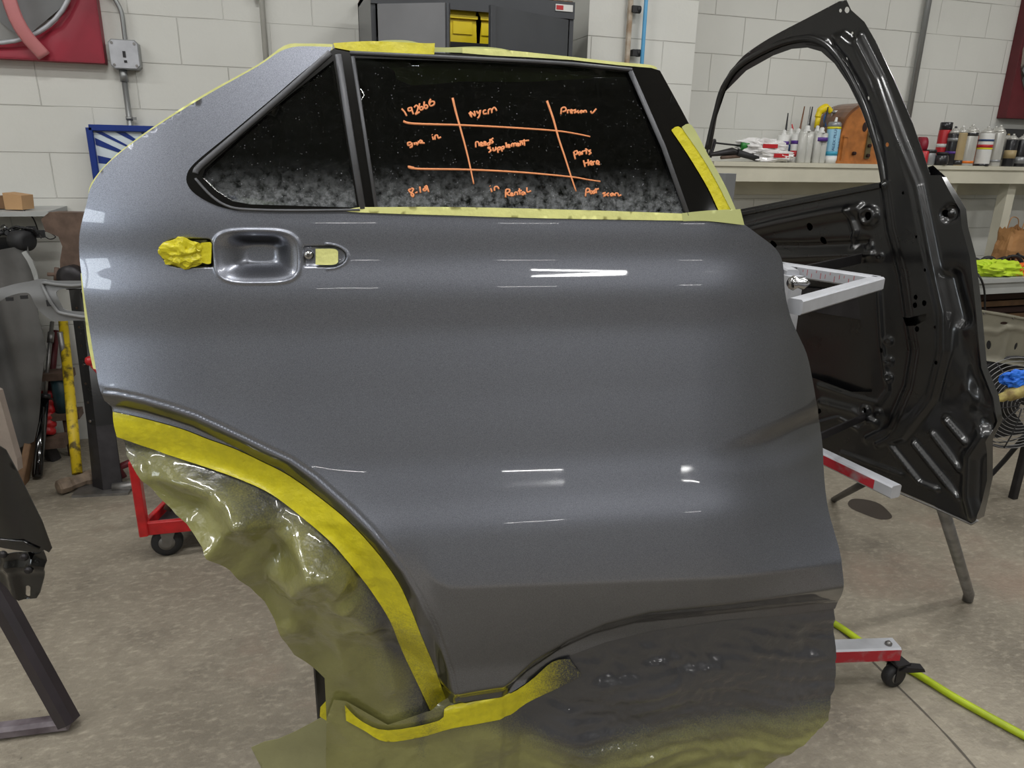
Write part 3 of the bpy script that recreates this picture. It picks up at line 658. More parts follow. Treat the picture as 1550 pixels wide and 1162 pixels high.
def spr_low(u, v):
    vb = np.interp(u, [p[0] for p in BOTC], [p[1] for p in BOTC]); d = np.maximum(0, vb-v)
    x = sstep(fu(700), fu(880), u); R = .05+.19*sstep(fu(720), fu(940), u)
    return np.clip((.35+.95*x)*sstep(R*1.5, R*.7, d)*sstep(fu(560), fu(640), u)+.55*np.exp(-((u-fu(640, 1130))/.012)**2)*sstep(.2, .02, d), 0, 1.1)
mb, at = sheet(PLW, PLW.pts(lp), .0065, .0004, off=-.002, attr={'spray': spr_low})
single('masking_paper', mb, 'paper_glossy', 'long masking paper skirt hanging below the sill, oversprayed dark grey', 'masking paper', attrs=at)
# flap hanging at lower left
fs = Surf(at_d(460, 1130, 1.25), cR, G=lambda u, v: folds(u, v, .006, 5, 5, (10, 24)))
mb, at = sheet(fs, fs.pts([(380, 1131), (400, 1122), (420, 1118), (450, 1105), (485, 1086), (500, 1075), (500, 1200), (440, 1215), (405, 1180), (390, 1151)]), .008, .0006, attr={'spray': lambda u, v: u*0})
single('masking_paper', mb, 'paper', 'pale loose corner of masking paper flaring out left at the bottom', 'masking paper', attrs=at)
# tape
def tape(surf, up_, low_, off, label, spray=None, m='tape', th=.0005, amp=.0012, seed=2, sp=.006):
    pl = surf.pts([tuple(p) for p in smooth_pts(up_, 4)]+[tuple(p) for p in smooth_pts(low_[::-1], 4)])
    mb, at = sheet(surf, pl, sp, th, off=off, relief=lambda u, v: folds(u, v, amp, seed, 6, (25, 70)), attr={'spray': spray or (lambda u, v: u*0)})
    return single('masking_tape', mb, m, label, 'masking tape', attrs=at)
tape(PA, ARCH_T[1:], ARCH_LOW, .0035, 'wide band of yellow tape following the wheel arch edge', lambda u, v: np.clip(.42*sstep(fu(560), fu(650), u)*sstep(fv(930), fv(1010), v*1.0)*0+.30*sstep(fv(900), fv(1010), v), 0, 1))
tape(PLW, [(522, 1065), (546, 1088), (587, 1103), (665, 1088), (679, 1066), (760, 1052), (800, 1030), (835, 1000), (862, 995)], [(524, 1088), (551, 1103), (584, 1120), (638, 1113), (684, 1100), (760, 1085), (800, 1060), (850, 1036), (880, 1020)], .004, 'yellow tape running under the sill at the bottom tip of the grey door', lambda u, v: np.clip(.95*sstep(fu(790), fu(900), u)+.3*np.exp(-((u-fu(645))/.02)**2), 0, 1))
s2 = Surf(at_d(492, 1080, 1.235), cR)
mb, at = sheet(s2, s2.pts([(485, 1070), (496, 1058), (500, 1060), (501, 1095), (484, 1084)]), .01, .0006, attr={'spray': lambda u, v: u*0}); single('masking_tape', mb, 'tape', 'small yellow tape scrap beside the black post, above the loose paper corner', 'masking tape', attrs=at)
tape(DS, [(505, 66), (560, 63), (640, 66), (658, 66)], [(507, 73), (560, 82), (600, 82), (657, 83)], .006, 'bright yellow tape wrapped over the top corner of the window frame', seed=4, amp=.003)
tape(DS, [(545, 313), (700, 313), (900, 318), (1068, 324)], [(520, 317), (545, 321), (700, 326), (830, 330), (1068, 334)], .006, 'pale yellow tape along the lower edge of the window', m='tape_pale', amp=.0008)
tape(DS, [(1015, 196), (1030, 194), (1062, 240), (1085, 280), (1103, 315)], [(1015, 198), (1040, 235), (1070, 285), (1092, 330), (1103, 330)], .0055, 'bright yellow tape down the front slope of the window frame', m='tape', amp=.0006)
tape(DS, [(1030, 192), (1045, 190), (1070, 235), (1095, 280), (1112, 318)], [(1031, 195), (1062, 240), (1085, 280), (1103, 315), (1110, 320)], .0065, 'pale green paper strip beside the bright yellow tape on the front slope', m='paper_green', amp=.001)
tape(DS, [(1030, 322), (1070, 318), (1118, 316)], [(1032, 334), (1070, 334), (1124, 340)], .007, 'torn pale green tape at the front corner of the belt line', m='paper_green', amp=.002, seed=9)
tape(DS, [(543, 70), (570, 62), (600, 60), (625, 62), (660, 71), (720, 70), (760, 73), (795, 82)], [(545, 73), (570, 73), (600, 73), (625, 75), (660, 78), (720, 80), (760, 82), (795, 84)], -.004, 'wavy olive paper edge standing up over the roof rail of the door', m='paper_green', amp=.003, seed=6)
tape(DS, [(700, 72), (760, 75), (850, 84), (930, 93), (985, 98), (996, 104)], [(700, 80), (800, 88), (865, 92), (937, 100), (985, 104), (990, 105)], -.002, 'long pale masking strip along the front of the roof rail', m='tape_pale', amp=.001, seed=8)
tape(DS, [(503, 66), (461, 65), (430, 68), (389, 97), (306, 143), (224, 196), (167, 240), (136, 277), (131, 300)], [(503, 75), (461, 75), (435, 82), (389, 106), (306, 153), (224, 205), (167, 250), (142, 283), (135, 305)], -.006, 'thin yellow tape edge along the sloping rear top of the grey door', m='tape_pale', amp=.0002, seed=12)
tape(DS, [(119, 415), (122, 450), (130, 520), (138, 560)], [(124, 412), (135, 470), (145, 530), (146, 562)], -.008, 'yellow tape strip hanging behind the rear edge of the grey door', m='tape_pale', amp=.002, seed=13)
tape(DS, [(305, 367), (318, 366), (321, 369)], [(305, 396), (314, 399), (320, 398)], .003, 'small yellow tape patch between the crumpled wad and the handle recess', m='tape', amp=.0006, sp=.003)
tape(DS, [(478, 376), (505, 376), (512, 380)], [(478, 400), (505, 400), (512, 396)], .004, 'flat yellow tape piece in the right end of the handle pocket', m='tape_pale', amp=.0002, sp=.003)
def wad(center, rx, ry, rz, U, V, N, seed):
    mb = MB(); nu, nv = 36, 22; vs = []
    for j in range(nv+1):
        for i in range(nu):
            th = 2*PI*i/nu; ph = PI*j/nv; d = Vector((math.sin(ph)*math.cos(th), math.sin(ph)*math.sin(th), math.cos(ph)))
            cl = mnoise.voronoi(d*1.9+Vector((seed, 0, 0)))[0]; k = .62+.75*cl[0]+.12*mnoise.noise(d*5)
            sq = 1/max(abs(d.x)**3.5+abs(d.y)**3.5+abs(d.z)**3.5, 1e-6)**(1/3.5); k *= sq*.85
            vs.append(Vector(center)+Vector(U)*d.x*k*rx+Vector(V)*d.y*k*ry+Vector(N)*d.z*k*rz)
    fs = [(j*nu+i, j*nu+(i+1) % nu, (j+1)*nu+(i+1) % nu, (j+1)*nu+i) for j in range(nv) for i in range(nu)]
    return mb.add(vs, fs, False)
single('crumpled_tape', wad(c3(278, 382, .004), .031, .0235, .012, DS.U, DS.V, DS.N, 3), 'tape', 'crumpled yellow tape wad stuffed in the left end of the door handle pocket', 'masking tape', attrs=None)

# ================================================================== BLACK DOOR SHELL
def hc(X, Z, z=0): p = EYEP+cR*X+HF*Z; return np.array([p[0], p[1], z])
bL, bR = hc(.78, 2.45), hc(1.19, 1.75)
BD = Surf([bR[0], bR[1], 1.0], (bR-bL))
if np.dot(BD.N, -HF) < 0: BD.N = -BD.N
bflat = Surf(BD.O, BD.U); bflat.N = BD.N
bp = lambda l: [bflat.pix(*p) for p in l]
BO = [(1069, 226), (1081, 165), (1091, 131), (1105, 107), (1126, 84), (1164, 58), (1215, 31), (1270, 2), (1281, 0), (1288, 15), (1308, 33), (1325, 62), (1353, 120), (1381, 186), (1398, 234), (1408, 265), (1424, 265), (1439, 293), (1453, 317), (1456, 344), (1468, 389), (1476, 459), (1485, 557), (1503, 602), (1509, 638), (1494, 669), (1494, 727), (1480, 786), (1471, 792), (1413, 765), (1324, 727), (1248, 689), (1150, 645), (1100, 600), (1075, 480), (1062, 330)]
BH = [(1072, 226), (1084, 179), (1098, 138), (1129, 107), (1170, 84), (1198, 74), (1222, 72), (1243, 78), (1263, 96), (1284, 127), (1305, 169), (1322, 213), (1334, 255), (1336, 275), (1225, 296), (1119, 317), (1070, 327)]
BOP = [(1150, 428), (1290, 428), (1300, 459), (1304, 495), (1306, 530), (1317, 557), (1320, 593), (1288, 593), (1234, 573), (1150, 555)]
ridges = [  # polyline, width m, height m
 ([(1341, 280), (1350, 347), (1368, 414), (1377, 477), (1386, 530), (1377, 584), (1350, 647), (1315, 665)], .010, .012),
 ([(1300, 60), (1330, 120), (1360, 200), (1391, 280), (1413, 392), (1431, 472), (1431, 530), (1413, 602), (1368, 660), (1330, 672)], .010, .014),
 ([(1222, 60), (1250, 64), (1275, 90), (1300, 135), (1330, 215), (1341, 280)], .008, .008),
 ([(1440, 420), (1455, 480), (1470, 570), (1492, 640)], .02, -.02),
 ([(1460, 500), (1470, 590), (1488, 620), (1488, 660), (1468, 690), (1466, 750), (1474, 780)], .018, .016),
 ([(1433, 636), (1461, 668)], .0075, .013), ([(1412, 656), (1453, 709)], .0075, .013), ([(1384, 671), (1450, 752)], .0075, .013),
 ([(1350, 676), (1393, 730), (1418, 740)], .0075, .013), ([(1274, 685), (1365, 718)], .006, .008),
 ([(1130, 350), (1180, 338), (1260, 322), (1300, 316)], .016, .016), ([(1120, 372), (1220, 372), (1310, 368)], .012, -.012), ([(1285, 318), (1296, 350), (1290, 372)], .008, .010),
 ([(1130, 392), (1230, 388), (1320, 385)], .010, .010),
 ([(1240, 583), (1290, 600), (1330, 610), (1345, 590), (1335, 520), (1330, 440)], .006, .006),
 ([(1240, 640), (1270, 632), (1300, 650), (1315, 640)], .006, .007), ([(1245, 610), (1290, 622), (1325, 640)], .012, .010)]
rl = [(bp(l), w_, h_) for l, w_, h_ in ridges]
bumps = [((1316, 327), .026, .016), ((1316, 372), .012, .008), ((1332, 388), .010, .006), ((1345, 516), .011, .007), ((1346, 547), .012, .007), ((1345, 571), .012, .007), ((1310, 620), .014, .008), ((1437, 323), .02, -.010), ((1330, 625), .011, .007)]
bb = [(bflat.pix(*c), r, h) for c, r, h in bumps]
pil = bp([(1256, 52), (1262, 72), (1282, 96), (1306, 138), (1333, 215), (1341, 280), (1350, 347), (1368, 414), (1377, 477), (1386, 530), (1377, 584), (1350, 647), (1330, 672), (1368, 660), (1413, 602), (1431, 530), (1431, 472), (1413, 392), (1391, 280), (1362, 200), (1330, 120), (1302, 62), (1280, 44)])
lowl = bp([(1240, 668), (1315, 670), (1368, 662), (1413, 605), (1436, 540)])
def R_black(u, v):
    g = np.zeros(np.shape(u))
    for l, w_, h_ in rl: g = g+h_*np.exp(-(seg_dist(u, v, l)/w_)**2)
    for c, r, h in bb:
        d = np.hypot(u-c[0], v-c[1]); g = g+h*np.exp(-((d-r*.7)/(r*.35))**2)
    g = g+.015*sstep(.0, .02, np.where(inside(u, v, pil), seg_dist(u, v, pil+pil[:1]), 0))
    return g
hole_pts = [((1272, 16), 3), ((1282, 15), 5), ((1290, 50), 2.2), ((1285, 89), 2.2), ((1319, 149), 3), ((1348, 219), 3.5), ((1372, 292), 2.5), ((1392, 358), 2.5), ((1429, 323), 6), ((1391, 449), 4), ((1390, 461), 4.5), ((1404, 458), 4.5), ((1393, 497), 4.5), ((1405, 408), 2.5), ((1420, 494), 2.5), ((1245, 364), 6), ((1168, 370), 6), ((1226, 343), 6), ((1316, 327), 6), ((1311, 620), 4), ((1240, 622), 4), ((1318, 588), 3), ((1335, 530), 4), ((1421, 548), 3)]
holes = [bp(BH), bp([tuple(p) for p in BOP])]
for (cx, cy), r in hole_pts:
    holes.append(bp([(cx+r*.75*math.cos(2*PI*k/10), cy+r*math.sin(2*PI*k/10)) for k in range(10)]))
holes.append(bp([(1366, 480), (1380, 480), (1407, 474), (1407, 483), (1390, 492), (1372, 493)]))
blk = thing('car_door_shell', 'bare glossy black front door shell standing on the right, inner side showing', 'car door', [bR[0], bR[1], .3])
mb, _ = sheet(BD, bp([tuple(p) for p in BO]), .0055, .0015, holes=holes, relief=R_black); part('inner_panel', mb, 'black_ecoat', blk)
OS = [(1062, 335), (1119, 320), (1336, 279), (1345, 270), (1400, 250), (1420, 268), (1436, 293), (1450, 317), (1453, 344), (1465, 389), (1473, 459), (1482, 557), (1500, 602), (1506, 638), (1491, 669), (1491, 727), (1478, 786), (1471, 790), (1413, 763), (1324, 725), (1248, 687), (1150, 643), (1100, 600), (1075, 480)]
mb, _ = sheet(BD, bp(OS), .03, .0015, off=-.035); part('outer_skin', mb, 'black_ecoat', blk)
def rimwall(surf, line, o1, o2, th=.002):
    p = [bflat.pix(*q) for q in line]; u = np.array([q[0] for q in p]); v = np.array([q[1] for q in p])
    A = surf.to3(u, v, o1); B = surf.to3(u, v, o2); mb = MB(); n = len(p)
    mb.add(list(A)+list(B), [(i, i+1, n+i+1, n+i) for i in range(n-1)], True); return mb
part('edge_flange', rimwall(BD, OS[5:20], 0, -.035), 'black_ecoat', blk)
part('edge_flange', rimwall(BD, [(1062, 335), (1119, 319), (1225, 298), (1336, 277)], .0, -.035), 'black_ecoat', blk)
part('window_channel', MB().tube([BD.to3(*bflat.pix(*p), off=.004) for p in [tuple(q) for q in smooth_pts([(1071, 226), (1083, 175), (1096, 134), (1120, 100), (1168, 72), (1205, 60), (1235, 60), (1262, 78), (1290, 120), (1314, 175), (1332, 235), (1340, 278)], 5)]], .010, 8, flat=.6, nrm=BD.N), 'black_ecoat', blk)
part('header_flange', MB().tube([BD.to3(*bflat.pix(*p), off=-.01) for p in [tuple(q) for q in smooth_pts([(1070, 226), (1080, 170), (1090, 134), (1108, 106), (1128, 84), (1164, 60), (1215, 33), (1275, 4)], 5)]], .008, 8, nrm=BD.N), 'black_ecoat', blk)
part('impact_beam', MB().beam(BD.to3(*bflat.pix(1130, 440), off=-.022), BD.to3(*bflat.pix(1325, 470), off=-.022), .012, .075), 'dark_steel', blk, 'dull steel beam inside the door opening')
part('hem_edge', MB().tube([BD.to3(*bflat.pix(*p), off=.002) for p in [(1250, 692), (1324, 729), (1413, 767), (1471, 793), (1480, 787)]], .0035, 8), 'steel', blk, 'bright scuffed lower edge')
part('belt_flange', MB().beam(BD.to3(*bflat.pix(1062, 336), off=.0), BD.to3(*bflat.pix(1336, 281), off=.0), .03, .012), 'black_ecoat', blk)

# ================================================================== DOOR STAND
st = thing('door_stand', 'wheeled grey and red square-tube stand holding the two doors', 'stand', at_z(1345, 1035, 0))
tip = at_d(1328, 428, 1.66); zt = tip[2]
e1 = at_z(1175, 405, zt); e2 = at_z(1203, 464, zt)
part('support_arm', MB().beam(tip, e1, .03, .03), 'aluminium', st, 'upper grey arm with red markings')
part('support_arm', MB().beam(tip, e2, .03, .03), 'aluminium', st)
mk = MB()
d1 = (Vector(e1)-Vector(tip)); 
for k in range(14):
    c = Vector(tip)+d1*(.18+.045*k)+Vector((0, 0, .001)); side = Vector(-HF)*.0158
    mk.box(c+side+Vector((0, 0, .006*math.sin(k*2.3))), (.012, .001, .006+.004*(k % 3)))
part('arm_marking', mk, 'label_red', st, 'worn red lettering')
part('clamp_knob', MB().lathe([(.006, 0), (.012, .004), (.016, .012), (.010, .022), (.014, .032), (.006, .045)], Vector(at_d(1192, 428, 1.50)), cR, 14), 'chrome', st)
la = at_d(1356, 744, 1.62); lb = at_z(1215, 676, la[2])
part('support_arm', MB().beam(la, lb, .034, .034), 'aluminium', st, 'lower grey arm with a red side')
dd = (Vector(lb)-Vector(la)).normalized(); sidev = Vector((0, 0, 1)).cross(dd).normalized()
if sidev.dot(Vector(HF)) > 0: sidev = -sidev
part('arm_paint', MB().beam(Vector(la)+dd*.05+sidev*.0172, Vector(lb)+sidev*.0172, .001, .024), 'beam_red', st, 'red paint on the lower arm')
part('carrier_bar', MB().beam(at_d(1225, 668, 1.70), BD.to3(*bflat.pix(1312, 630), off=.01), .006, .022), 'dark_steel', st)
part('carrier_bar', MB().beam(at_d(1180, 418, 1.75), BD.to3(*bflat.pix(1306, 391), off=.01), .006, .028), 'dark_steel', st)
ba = at_z(1355, 982, .115); bb_ = at_z(1120, 990, .115)
part('base_beam', MB().beam(ba, bb_, .055, .045), 'aluminium', st, 'grey base tube')
dd = (Vector(bb_)-Vector(ba)).normalized(); sidev = Vector((0, 0, 1)).cross(dd).normalized()
if sidev.dot(Vector(HF)) > 0: sidev = -sidev
part('beam_paint', MB().beam(Vector(ba)+sidev*.0278, Vector(bb_)+sidev*.0278, .001, .036), 'beam_red', st, 'red side of the base tube')
pst = Vector(bb_)+Vector((0, 0, 0))
part('post', MB().beam(pst+Vector((0, 0, .02)), Vector((pst.x, pst.y, 1.2)), .04, .04, upv=(1, 0, 0)), 'aluminium', st)
for q in ((lb, la[2]), (e1, zt)):
    part('bracket', MB().beam(Vector(q[0]), Vector((pst.x, pst.y, q[1])), .03, .03), 'aluminium', st)
p2 = at_d(488, 1060, 1.42)
part('post', MB().beam(Vector((p2[0], p2[1], 0.0)), Vector((p2[0], p2[1], .42)), .03, .03, upv=(1, 0, 0)), 'black_ecoat', st, 'black post seen beside the loose paper')
part('base_beam', MB().beam(Vector((p2[0], p2[1], .115)), pst, .04, .04), 'aluminium', st)
def caster(parent, base, r, wd, ax, mats=('rubber', 'steel', 'dark_steel')):
    base = Vector(base); ax = Vector(ax).normalized(); c = base+Vector((0, 0, r))
    wh = part('wheel', MB().lathe([(r*.55, -wd/2), (r*.9, -wd/2), (r, -wd*.25), (r, wd*.25), (r*.9, wd/2), (r*.55, wd/2)], c, ax, 28), mats[0], parent)
    part('wheel_hub', MB().lathe([(r*.2, -wd*.56), (r*.52, -wd*.53), (r*.56, 0), (r*.52, wd*.53), (r*.2, wd*.56)], c, ax, 20), mats[1], wh)
    f = MB(); fwd = Vector((0, 0, 1)).cross(ax)
    for s_ in (-1, 1):
        o_ = c+ax*s_*(wd/2+.004); f.prism([(-.012, -.012), (.012, -.012), (r*.75, r*1.25), (-r*.35, r*1.25)], o_-ax*.0015, fwd, (0, 0, 1), .003)
    f.box(c+Vector((0, 0, r*1.27))+fwd*r*.2, (r*1.3, r*1.3, .006)); part('fork', f, mats[2], parent)
    return c
cb = at_z(1349, 1036, 0); cax = Vector(cR)*.35-Vector(HF)*.93
cc = caster(st, cb, .036, .028, cax)
part('brake_lever', MB().prism([(0, 0), (.03, -.004), (.075, .0), (.07, .010), (.02, .014)], cc+Vector((0.0, 0, .03))-Vector(HF)*.0, Vector(cR), (0, 0, 1), .024), 'dark_steel', st)
part('caster_bolt', MB().lathe([(.010, 0), (.010, .006), (.004, .012)], Vector(ba)+Vector((-.03, 0, .022)), (0, 0, 1), 10), 'steel', st)
cb2 = Vector((p2[0]+.1, p2[1]+.0, 0)); caster(st, cb2, .036, .028, cax)

# trestle under black door
ft = at_z(1464, 910, 0); tp = np.array(BD.to3(*bflat.pix(1408, 758), off=-.03)); tp2 = tp+np.array([0, 0, .02])
tr = thing('trestle', 'worn round steel trestle leg propping up the black door shell', 'trestle', ft)
part('leg', MB().tube([ft+[0, 0, .006], ft+[0, 0, .03], tp2], .017, 16), 'steel', tr)
gl_ = at_z(1262, 756, 0.0); part('leg', MB().tube([gl_+[0, 0, .0], np.array(BD.to3(*bflat.pix(1330, 715), off=-.05))], .013, 12), 'dark_steel', tr)
part('crossbar', MB().beam(np.array(BD.to3(*bflat.pix(1330, 718), off=-.05)), tp2, .03, .03), 'dark_steel', tr)
hp = [at_z(*q, .011) for q in [(1080, 850), (1180, 900), (1262, 943), (1310, 975), (1385, 1018), (1450, 1058), (1520, 1097), (1600, 1140), (1750, 1220)]]
single('air_hose', MB().tube(smooth_pts(hp, 8), .011, 12), 'hose_lime', 'lime green air hose snaking over the floor behind the caster', 'hose')
# ================================================================== LEFT FOREGROUND
fd = Surf(at_d(40, 800, 1.42), cR, G=lambda u, v: -1.5*(u+.03)**2)
fpz = [(-60, 640), (0, 676), (8, 681), (25, 712), (41, 745), (63, 789), (78, 830), (74, 836), (67, 832), (59, 836), (-10, 826), (-60, 820)]
fen = thing('fender_panel', 'black car body panel with a slotted bracket at the left edge', 'car part', at_d(10, 910, 1.42))
mb, _ = sheet(fd, fd.pts(fpz), .012, .003); part('panel', mb, 'black_gloss', fen)
sl = [(33+3*math.cos(t)*1.3+ (5 if 0 else 4), 899+(5 if math.sin(t) > 0 else -5)+3.5*math.sin(t)) for t in np.linspace(0, 2*PI, 14)[:-1]]
mb, _ = sheet(fd, fd.pts([(-60, 828), (60, 838), (66, 853), (61, 880), (55, 902), (50, 910), (26, 911), (-10, 880), (-60, 860)]), .010, .003, holes=[fd.pts(sl)], off=-.012,
   relief=lambda u, v: .010*np.exp(-((u-fd.pix(8, 850)[0])/.012)**2)+.008*np.exp(-((v-fd.pix(20, 862)[1])/.012)**2)+.01*np.exp(-((u-fd.pix(44, 850)[0])/.01)**2-((v-fd.pix(44, 855)[1])/.012)**2))
br_ = part('bracket', mb, 'black_gloss', fen)
for q in ((6, 838), (38, 842), (44, 862)):
    part('bolt', MB().lathe([(.009, 0), (.009, .004), (.005, .009)], Vector(fd.to3(*fd.pix(*q), off=.0)), fd.N, 10), 'dark_steel', br_)
part('ridge', MB().tube([fd.to3(*fd.pix(*p), off=.002) for p in [(-60, 812), (0, 816), (35, 818), (60, 830)]], .003, 8), 'black_gloss', fen)
ls = thing('work_stand', 'dark purple-black tubular stand whose foot rests on the floor at lower left', 'stand', at_z(112, 1096, 0))
f0 = at_z(104, 1092, .02); f1 = at_z(-60, 1113, .02); t1 = at_d(-75, 770, 1.62)
part('leg', MB().beam(f0, t1, .052, .052, upv=-HF, ch=.25), 'purple_black', ls)
part('foot', MB().beam(f0, f1, .04, .036, ch=.25), 'stand_greyed', ls)
k0 = Vector(f0)+(Vector(t1)-Vector(f0))*.62; 
part('sleeve', MB().beam(k0+Vector(HF)*-.03, Vector(t1)+Vector(HF)*-.03, .045, .045, upv=-HF, ch=.3), 'dark_steel', ls)
t2 = Vector(at_d(-90, 860, 1.5)); part('crossbar', MB().beam(Vector(t1), Vector(fd.to3(*fd.pix(-50, 845), off=-.02)), .04, .04), 'purple_black', ls)
# grey bumper trim
gb = Surf(at_d(60, 450, 2.55), cR, G=lambda u, v: -.8*np.maximum(0, u)**2+.012*np.exp(-((v-.0)/.03)**2))
go = [(-90, 470), (-40, 448), (0, 436), (21, 430), (43, 426), (61, 422), (81, 425), (121, 425), (175, 428), (175, 488), (126, 485), (85, 486), (74, 482), (61, 472), (52, 459), (45, 445), (34, 443), (14, 448), (0, 456), (-40, 478), (-90, 505)]
gh = [(85, 442), (99, 437), (122, 437), (150, 440), (150, 472), (125, 472), (99, 469), (91, 459)]
bt = thing('bumper_trim', 'grey plastic bumper trim with a fog lamp opening behind the grey door', 'car part', at_d(60, 486, 2.55))
mb, _ = sheet(gb, gb.pts([tuple(p) for p in smooth_pts(go, 3, True)]), .012, .004, holes=[gb.pts([tuple(p) for p in smooth_pts(gh, 3, True)])]); part('shell', mb, 'grey_plastic', bt)
part('opening_ring', MB().tube([gb.to3(*gb.pix(*p), off=.006) for p in [tuple(q) for q in smooth_pts([(66, 428), (72, 445), (84, 465), (98, 474), (150, 477), (150, 433), (110, 432), (86, 430)], 4, True)]], .006, 8, closed=True), 'grey_plastic', bt)
part('clip', MB().box(gb.to3(*gb.pix(76, 458), off=.008), (.014, .006, .022)), 'rubber', bt)
for q in ((14, 450), (36, 447)): part('clip', MB().box(gb.to3(*gb.pix(*q), off=.0)+[0, 0, -.006], (.022, .01, .012)), 'rubber', bt)
# easel that carries the trim
pe = gb.to3(*gb.pix(-90, 470), off=-.03)
single('wooden_trestle', MB().box((pe[0]-.16, pe[1]+.03, pe[2]/2-.01), (.3, .05, pe[2]-.02)), 'brown_wood', 'wooden support at the left edge under the grey bumper trim', 'trestle')
# draped sheet by the wall
sh_ = Surf(at_d(20, 520, 3.05), (1, 0, 0), G=lambda u, v: .035*np.sin(u*26+3*v)+.02*np.sin(u*51+1.7)-.08*v*0)
mb, _ = sheet(sh_, sh_.pts([(-120, 372), (0, 378), (42, 372), (47, 400), (52, 430), (58, 478), (71, 530), (58, 640), (52, 668), (-20, 700), (-120, 705)]), .02, .004)
single('grey_sheet', mb, 'sheet_grey', 'dark grey draped sheet against the wall behind the bumper trim', 'sheet')
mb, _ = sheet(sh_, sh_.pts([(38, 380), (44, 377), (54, 392), (61, 410), (64, 424), (58, 424), (52, 405), (46, 392)]), .02, .01, off=.05); single('curved_strip', mb, 'bench_grey', 'pale grey curved strip arching over the draped sheet', 'strip')
# black machine part on the sheet
mc = at_d(20, 362, 3.17); mt = thing('machine_part', 'black mechanical assembly with a round drum, above the draped sheet', 'machine part', mc)
part('drum', MB().lathe([(.02, -.04), (.042, -.036), (.045, 0), (.042, .036), (.02, .04)], Vector(at_d(33, 364, 3.12)), Vector(cR)*.9-Vector(HF)*.4, 24), 'rubber', mt)
part('housing', MB().box(at_d(8, 366, 3.18), (.11, .1, .05)).box(at_d(-20, 368, 3.20), (.14, .12, .07)), 'black_ecoat', mt)
part('connector', MB().box(at_d(57, 354, 3.16), (.05, .03, .03)).box(at_d(47, 348, 3.17), (.03, .04, .03)), 'rubber', mt)
for k in range(9):
    c = at_d(4+rnd.random()*38, 346+rnd.random()*12, 3.14); part('fitting', MB().lathe([(.006, 0), (.013, .003), (.009, .012), (.012, .02)], Vector(c), (rnd.uniform(-1, 1), -.6, rnd.uniform(-.4, 1)), 10), 'chrome' if k % 3 == 0 else 'rubber', mt)
for k in range(4):
    c = [at_d(10+k*9, 350+3*math.sin(k), 3.14), at_d(24+k*8, 343+k, 3.12), at_d(40+k*5, 347+3*k, 3.14)]; part('wire', MB().tube(smooth_pts(c, 5), .005, 8), 'wire_black', mt)
part('loop_wire', MB().tube(smooth_pts([at_d(60, 354, 3.16), at_d(70, 350, 3.22), at_d(84, 358, 3.22), at_d(76, 362, 3.22), at_d(68, 358, 3.20)], 6), .0022, 6), 'wire_black', mt)
q = at_d(-6, 400, 3.46)
single('parts_cabinet', MB().box((q[0], YW-.14, (mc[2]-.06)/2), (.3, .2, mc[2]-.06)), 'sheet_grey', 'grey cabinet at the far left edge under the black mechanical assembly', 'cabinet')
pc = at_d(12, 318, 3.2); pcz = pc[2]
single('cardboard_box', MB().prism([(0, 0), (.075, 0), (.08, .06), (.0, .07)], at_d(8, 317, 3.2), cR, (0, 0, 1), -.08), 'cardboard', 'small brown cardboard box at the left edge by the white wall', 'box')
single('cardboard_box', MB().prism([(0, 0), (.14, 0), (.14, .055), (.0, .05)], at_d(-38, 315, 3.24), cR, (0, 0, 1), -.06), 'brown_wood', 'darker brown box half outside the left edge of the picture', 'box')
sb = at_d(-10, 330, 3.25)
single('wall_bracket_shelf', MB().box((sb[0], (sb[1]+YW)/2+.0, pcz-.012), (.5, YW-sb[1]+.28, .02)), 'bench_grey', 'grey shelf edge at the far left carrying the brown boxes', 'shelf')
single('hanging_cable', MB().tube(smooth_pts([at_d(36, 318, 3.2), at_d(50, 330, 3.3), at_d(58, 350, 3.2), at_d(62, 360, 3.0)], 6), .003, 6), 'wire_black', 'thin black cable drooping from the shelf on the left wall', 'cable')
# beige bar and brown board at left edge
bq = at_d(14, 706, 2.6)
mb = MB().prism([(-.10, -.34+.34), (0.045, -.0), (.05, .05), (.03, .33), (-.005, .35), (-.10, .35)], at_d(10, 712, 2.6), cR, (0, 0, 1), -.03)
single('beige_panel', mb, 'board_beige', 'beige scuffed board standing at the left edge behind the black panel', 'board')
mb = MB().beam(at_d(26, 770, 2.85), at_d(50, 650, 3.15), .03, .06)
single('wood_plank', mb, 'brown_wood', 'rusty brown plank leaning beside the black pry bar', 'plank')
# pry bar / slide hammer
pb_ = at_z(56, 722, .012); ptop = at_y(79, 487, 3.9)
pr = thing('slide_hammer', 'long slide hammer with black grip and steel rod leaning on the wall', 'tool', pb_)
pv = lambda t: Vector(pb_)+(Vector(ptop)-Vector(pb_))*t
part('grip', MB().tube([pv(0), pv(.015), pv(.50)], [.018, .022, .018], 14), 'black_gloss', pr)
part('rod', MB().tube([pv(.5), pv(1)], .009, 10), 'steel', pr)
part('collar', MB().tube([pv(.49), pv(.52)], .024, 12), 'dark_steel', pr)
part('collar', MB().tube([pv(.86), pv(.93)], .014, 12), 'steel', pr)
